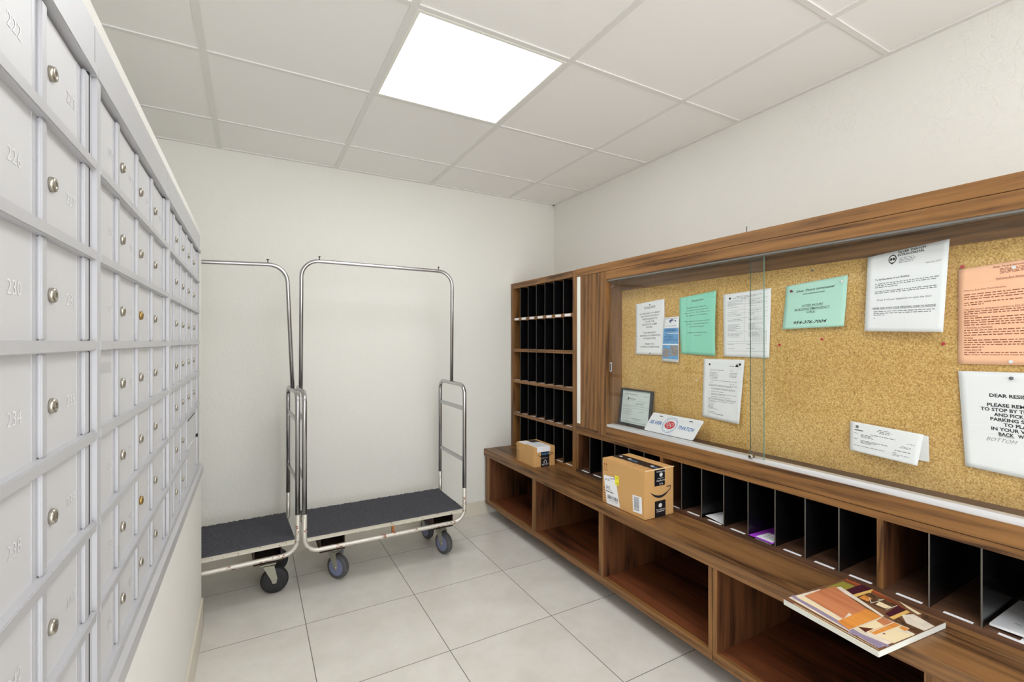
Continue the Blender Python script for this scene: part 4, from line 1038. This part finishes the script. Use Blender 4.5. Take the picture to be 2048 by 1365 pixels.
# ================================================================== LUGGAGE CARTS
def caster(t, x, y, nrm, tyre, hubm, wr=0.063, ww=0.032, trail=0.03, top=0.190):
    """x,y floor contact in the cart's own frame, nrm wheel axis direction (outward face)"""
    nv = Vector((nrm[0], nrm[1], 0)).normalized(); fw = Vector((-nv.y, nv.x, 0))
    c = Vector((x, y, wr+0.0005))
    mb = MB()
    for sgn in (-1, 1):
        base = c+nv*sgn*(ww/2+0.004)
        th = nv*0.0025*sgn
        piv = Vector((x, y, 0.138))-fw*trail + nv*sgn*(ww/2+0.004)
        mb.prism([base+Vector((0, 0, -0.011))-fw*0.008, base+Vector((0, 0, -0.011))+fw*0.008, base+Vector((0, 0, 0.012))+fw*0.013, piv+fw*0.030+Vector((0, 0, 0.0)), piv-fw*0.018, base-fw*0.016+Vector((0, 0, 0.012))], th)
    pc = Vector((x, y, 0.138))-fw*trail
    a = pc-fw*0.018-nv*(ww/2+0.006); 
    mb.prism([a, a+fw*0.048, a+fw*0.048+nv*(ww+0.012), a+nv*(ww+0.012)], (0, 0, 0.004))
    mb.lathe(pc+fw*0.006+Vector((0, 0, 0.142-0.138)), (0, 0, 1), [(0.018, 0), (0.020, 0.006), (0.016, 0.010)], 20)
    mb.box(pc.x-0.034, pc.x+0.034, pc.y-0.028, pc.y+0.028, 0.150, 0.156)
    mb.box(pc.x-0.012, pc.x+0.012, pc.y-0.012, pc.y+0.012, 0.156, top)
    cs = mb.build('caster', FORK, t, world=False)
    k = wr
    MB().lathe(c-nv*ww/2, nv, [(k*0.62, 0), (k*0.86, 0), (k*0.97, ww*0.10), (k, ww*0.28), (k, ww*0.72), (k*0.97, ww*0.90), (k*0.86, ww), (k*0.62, ww)], 40).build('tyre', tyre, cs, world=False)
    if hubm:
        hb = MB().lathe(c-nv*(ww/2+0.001), nv, [(k*0.70, 0), (k*0.70, ww+0.002)], 36)
        hb.lathe(c-nv*(ww/2+0.003), nv, [(k*0.30, 0), (k*0.30, ww+0.006)], 24); hb.build('hub', hubm, cs, world=False)
    MB().lathe(c-nv*(ww/2+0.010), nv, [(0.007, 0), (0.007, ww+0.020)], 12).build('axle_bolt', LOCK, cs, world=False)
    return cs

def luggage_cart(label, loc, rz, casters, tyre_hub, arch_tilt, ah=0.675):
    t = thing('luggage_cart', label, 'cart', loc, rz, 'luggage carts')
    L, W, r = 0.850, 0.400, 0.0115
    zt, zl, zd = 0.995, 0.212, 0.282
    # lower U frames, front and back: one bent tube each
    for y in (0, W):
        p = fillet([(0, y, 0.400), (0, y, zl), (L, y, zl), (L, y, 0.400)], 0.070, 9)
        MB().tube(p, r).build('lower_frame', CHROME_W if y else RUSTED, t, world=False)
    for x in (0, L):
        hoop = fillet([(x, 0, 0.400), (x, 0, zt), (x, W, zt), (x, W, 0.400)], 0.060, 9)
        hp = MB().tube(hoop, r).build('end_hoop', CHROME, t, world=False)
        for z in (0.858, 0.560):
            mb = MB(); mb.box(x-0.005, x+0.005, 0.009, W-0.009, z-0.012, z+0.012, bev=0.002); mb.build('rung', CHROME, hp, world=False)
        for y in (0, W):
            MB().tube([(x, y, 0.380), (x, y, 0.425)], 0.0092).build('joint_sleeve', plain('brass_sleeve', (176, 164, 132), 0.35, 0.7), hp, world=False)
    # wait-high arch
    a = fillet([(0, 0, -L*math.sin(arch_tilt)), (0, 0, ah), (L, 0, ah), (L, 0, 0)], 0.088, 12)
    ar = MB().tube(a, 0.0105).build('hanging_arch', CHROME, t, world=False)
    ar.location = (L-L*math.cos(arch_tilt), W/2, zt+0.006+L*math.sin(arch_tilt)); ar.rotation_euler = (0, arch_tilt, 0)
    for x in (0.088, L-0.088):
        MB().tube([(x, 0, ah+0.009), (x, 0, ah+0.021)], 0.0022, 8).lathe((x, 0, ah+0.021), (0, 0, 1), [(0.003, 0), (0.0075, 0.005)], 10).build('thumb_screw', GAP, ar, world=False)
    # deck
    mb = MB(); mb.box(0.011, L/2-0.001, 0.002, W-0.004, zd-0.022, zd, bev=0.001); mb.box(L/2+0.001, L-0.011, 0.002, W-0.004, zd-0.024, zd-0.001, bev=0.001)
    mb.build('deck', PAINT, t, world=False)
    nx, ny = 150, 66; mb = MB(); bm = mb.bm; rn = random.Random(11)
    x0, x1, ya, yb = 0.014, L-0.014, -0.004, W-0.006
    grid = []
    for j in range(ny+1):
        row = []
        for i in range(nx+1):
            ex = rn.uniform(-0.0022, 0.0022); ey = rn.uniform(-0.0022, 0.0022)
            if j == ny: ey = rn.uniform(-0.004, 0.006)
            if j == 0: ey = 0
            xx = x0+(x1-x0)*i/nx+ex*(0 < i < nx); yy = ya+(yb-ya)*j/ny+ey
            row.append(bm.verts.new((xx, yy, zd+0.0075+rn.uniform(-0.0018, 0.0022))))
        grid.append(row)
    for j in range(ny):
        for i in range(nx): bm.faces.new([grid[j][i], grid[j][i+1], grid[j+1][i+1], grid[j+1][i]])
    rim = [grid[0][i] for i in range(nx+1)]+[grid[j][nx] for j in range(1, ny+1)]+[grid[ny][i] for i in range(nx-1, -1, -1)]+[grid[j][0] for j in range(ny-1, 0, -1)]
    low = [bm.verts.new((v.co.x, v.co.y, zd+0.0002)) for v in rim]
    for i in range(len(rim)): bm.faces.new([rim[i], low[i], low[(i+1) % len(rim)], rim[(i+1) % len(rim)]])
    mb.build('mat', MAT_BLACK, t, world=False)
    for x in (0.070, L-0.190):
        mb = MB(); mb.box(x, x+0.120, 0.004, W-0.004, 0.190, 0.194); mb.box(x, x+0.004, 0.004, W-0.004, 0.194, zd-0.024); mb.box(x+0.116, x+0.120, 0.004, W-0.004, 0.194, zd-0.024)
        mb.build('cross_beam', DARKRUST, t, world=False)
    mb = MB(); mb.box(L/2+0.004, L/2+0.017, -0.004, 0.008, zl+0.006, zd-0.023); mb.build('centre_post', ORANGERUST, t, world=False)
    for (x, y, nv) in casters: caster(t, x, y, nv, *tyre_hub)
    return t
C1 = (0.2235, 2.490)
luggage_cart('chrome birdcage luggage cart with blue-hubbed wheels, fully in view at the back wall', (C1[0], C1[1], 0), 0,
             [(0.405-C1[0]-0.01, 0.100, (-0.78, -0.63)), (0.985-C1[0], 0.100, (-0.93, -0.36)), (0.22, 0.360, (0.9, -0.3)), (0.745, 0.350, (-1, -0.2))], (RUBBER, HUB_BLUE), R(0.3))
rz = R(2.6)
luggage_cart('chrome luggage cart with solid black wheels, half hidden behind the mailbox wall', (0.194-0.85*math.cos(rz), 2.503-0.85*math.sin(rz), 0), rz,
             [(0.100, 0.10, (0.3, -0.95)), (0.757, 0.100, (-0.10, -1)), (0.12, 0.34, (0, -1)), (0.78, 0.330, (-0.25, -1))], (RUBBER_B, None), R(-2.4), 0.648)
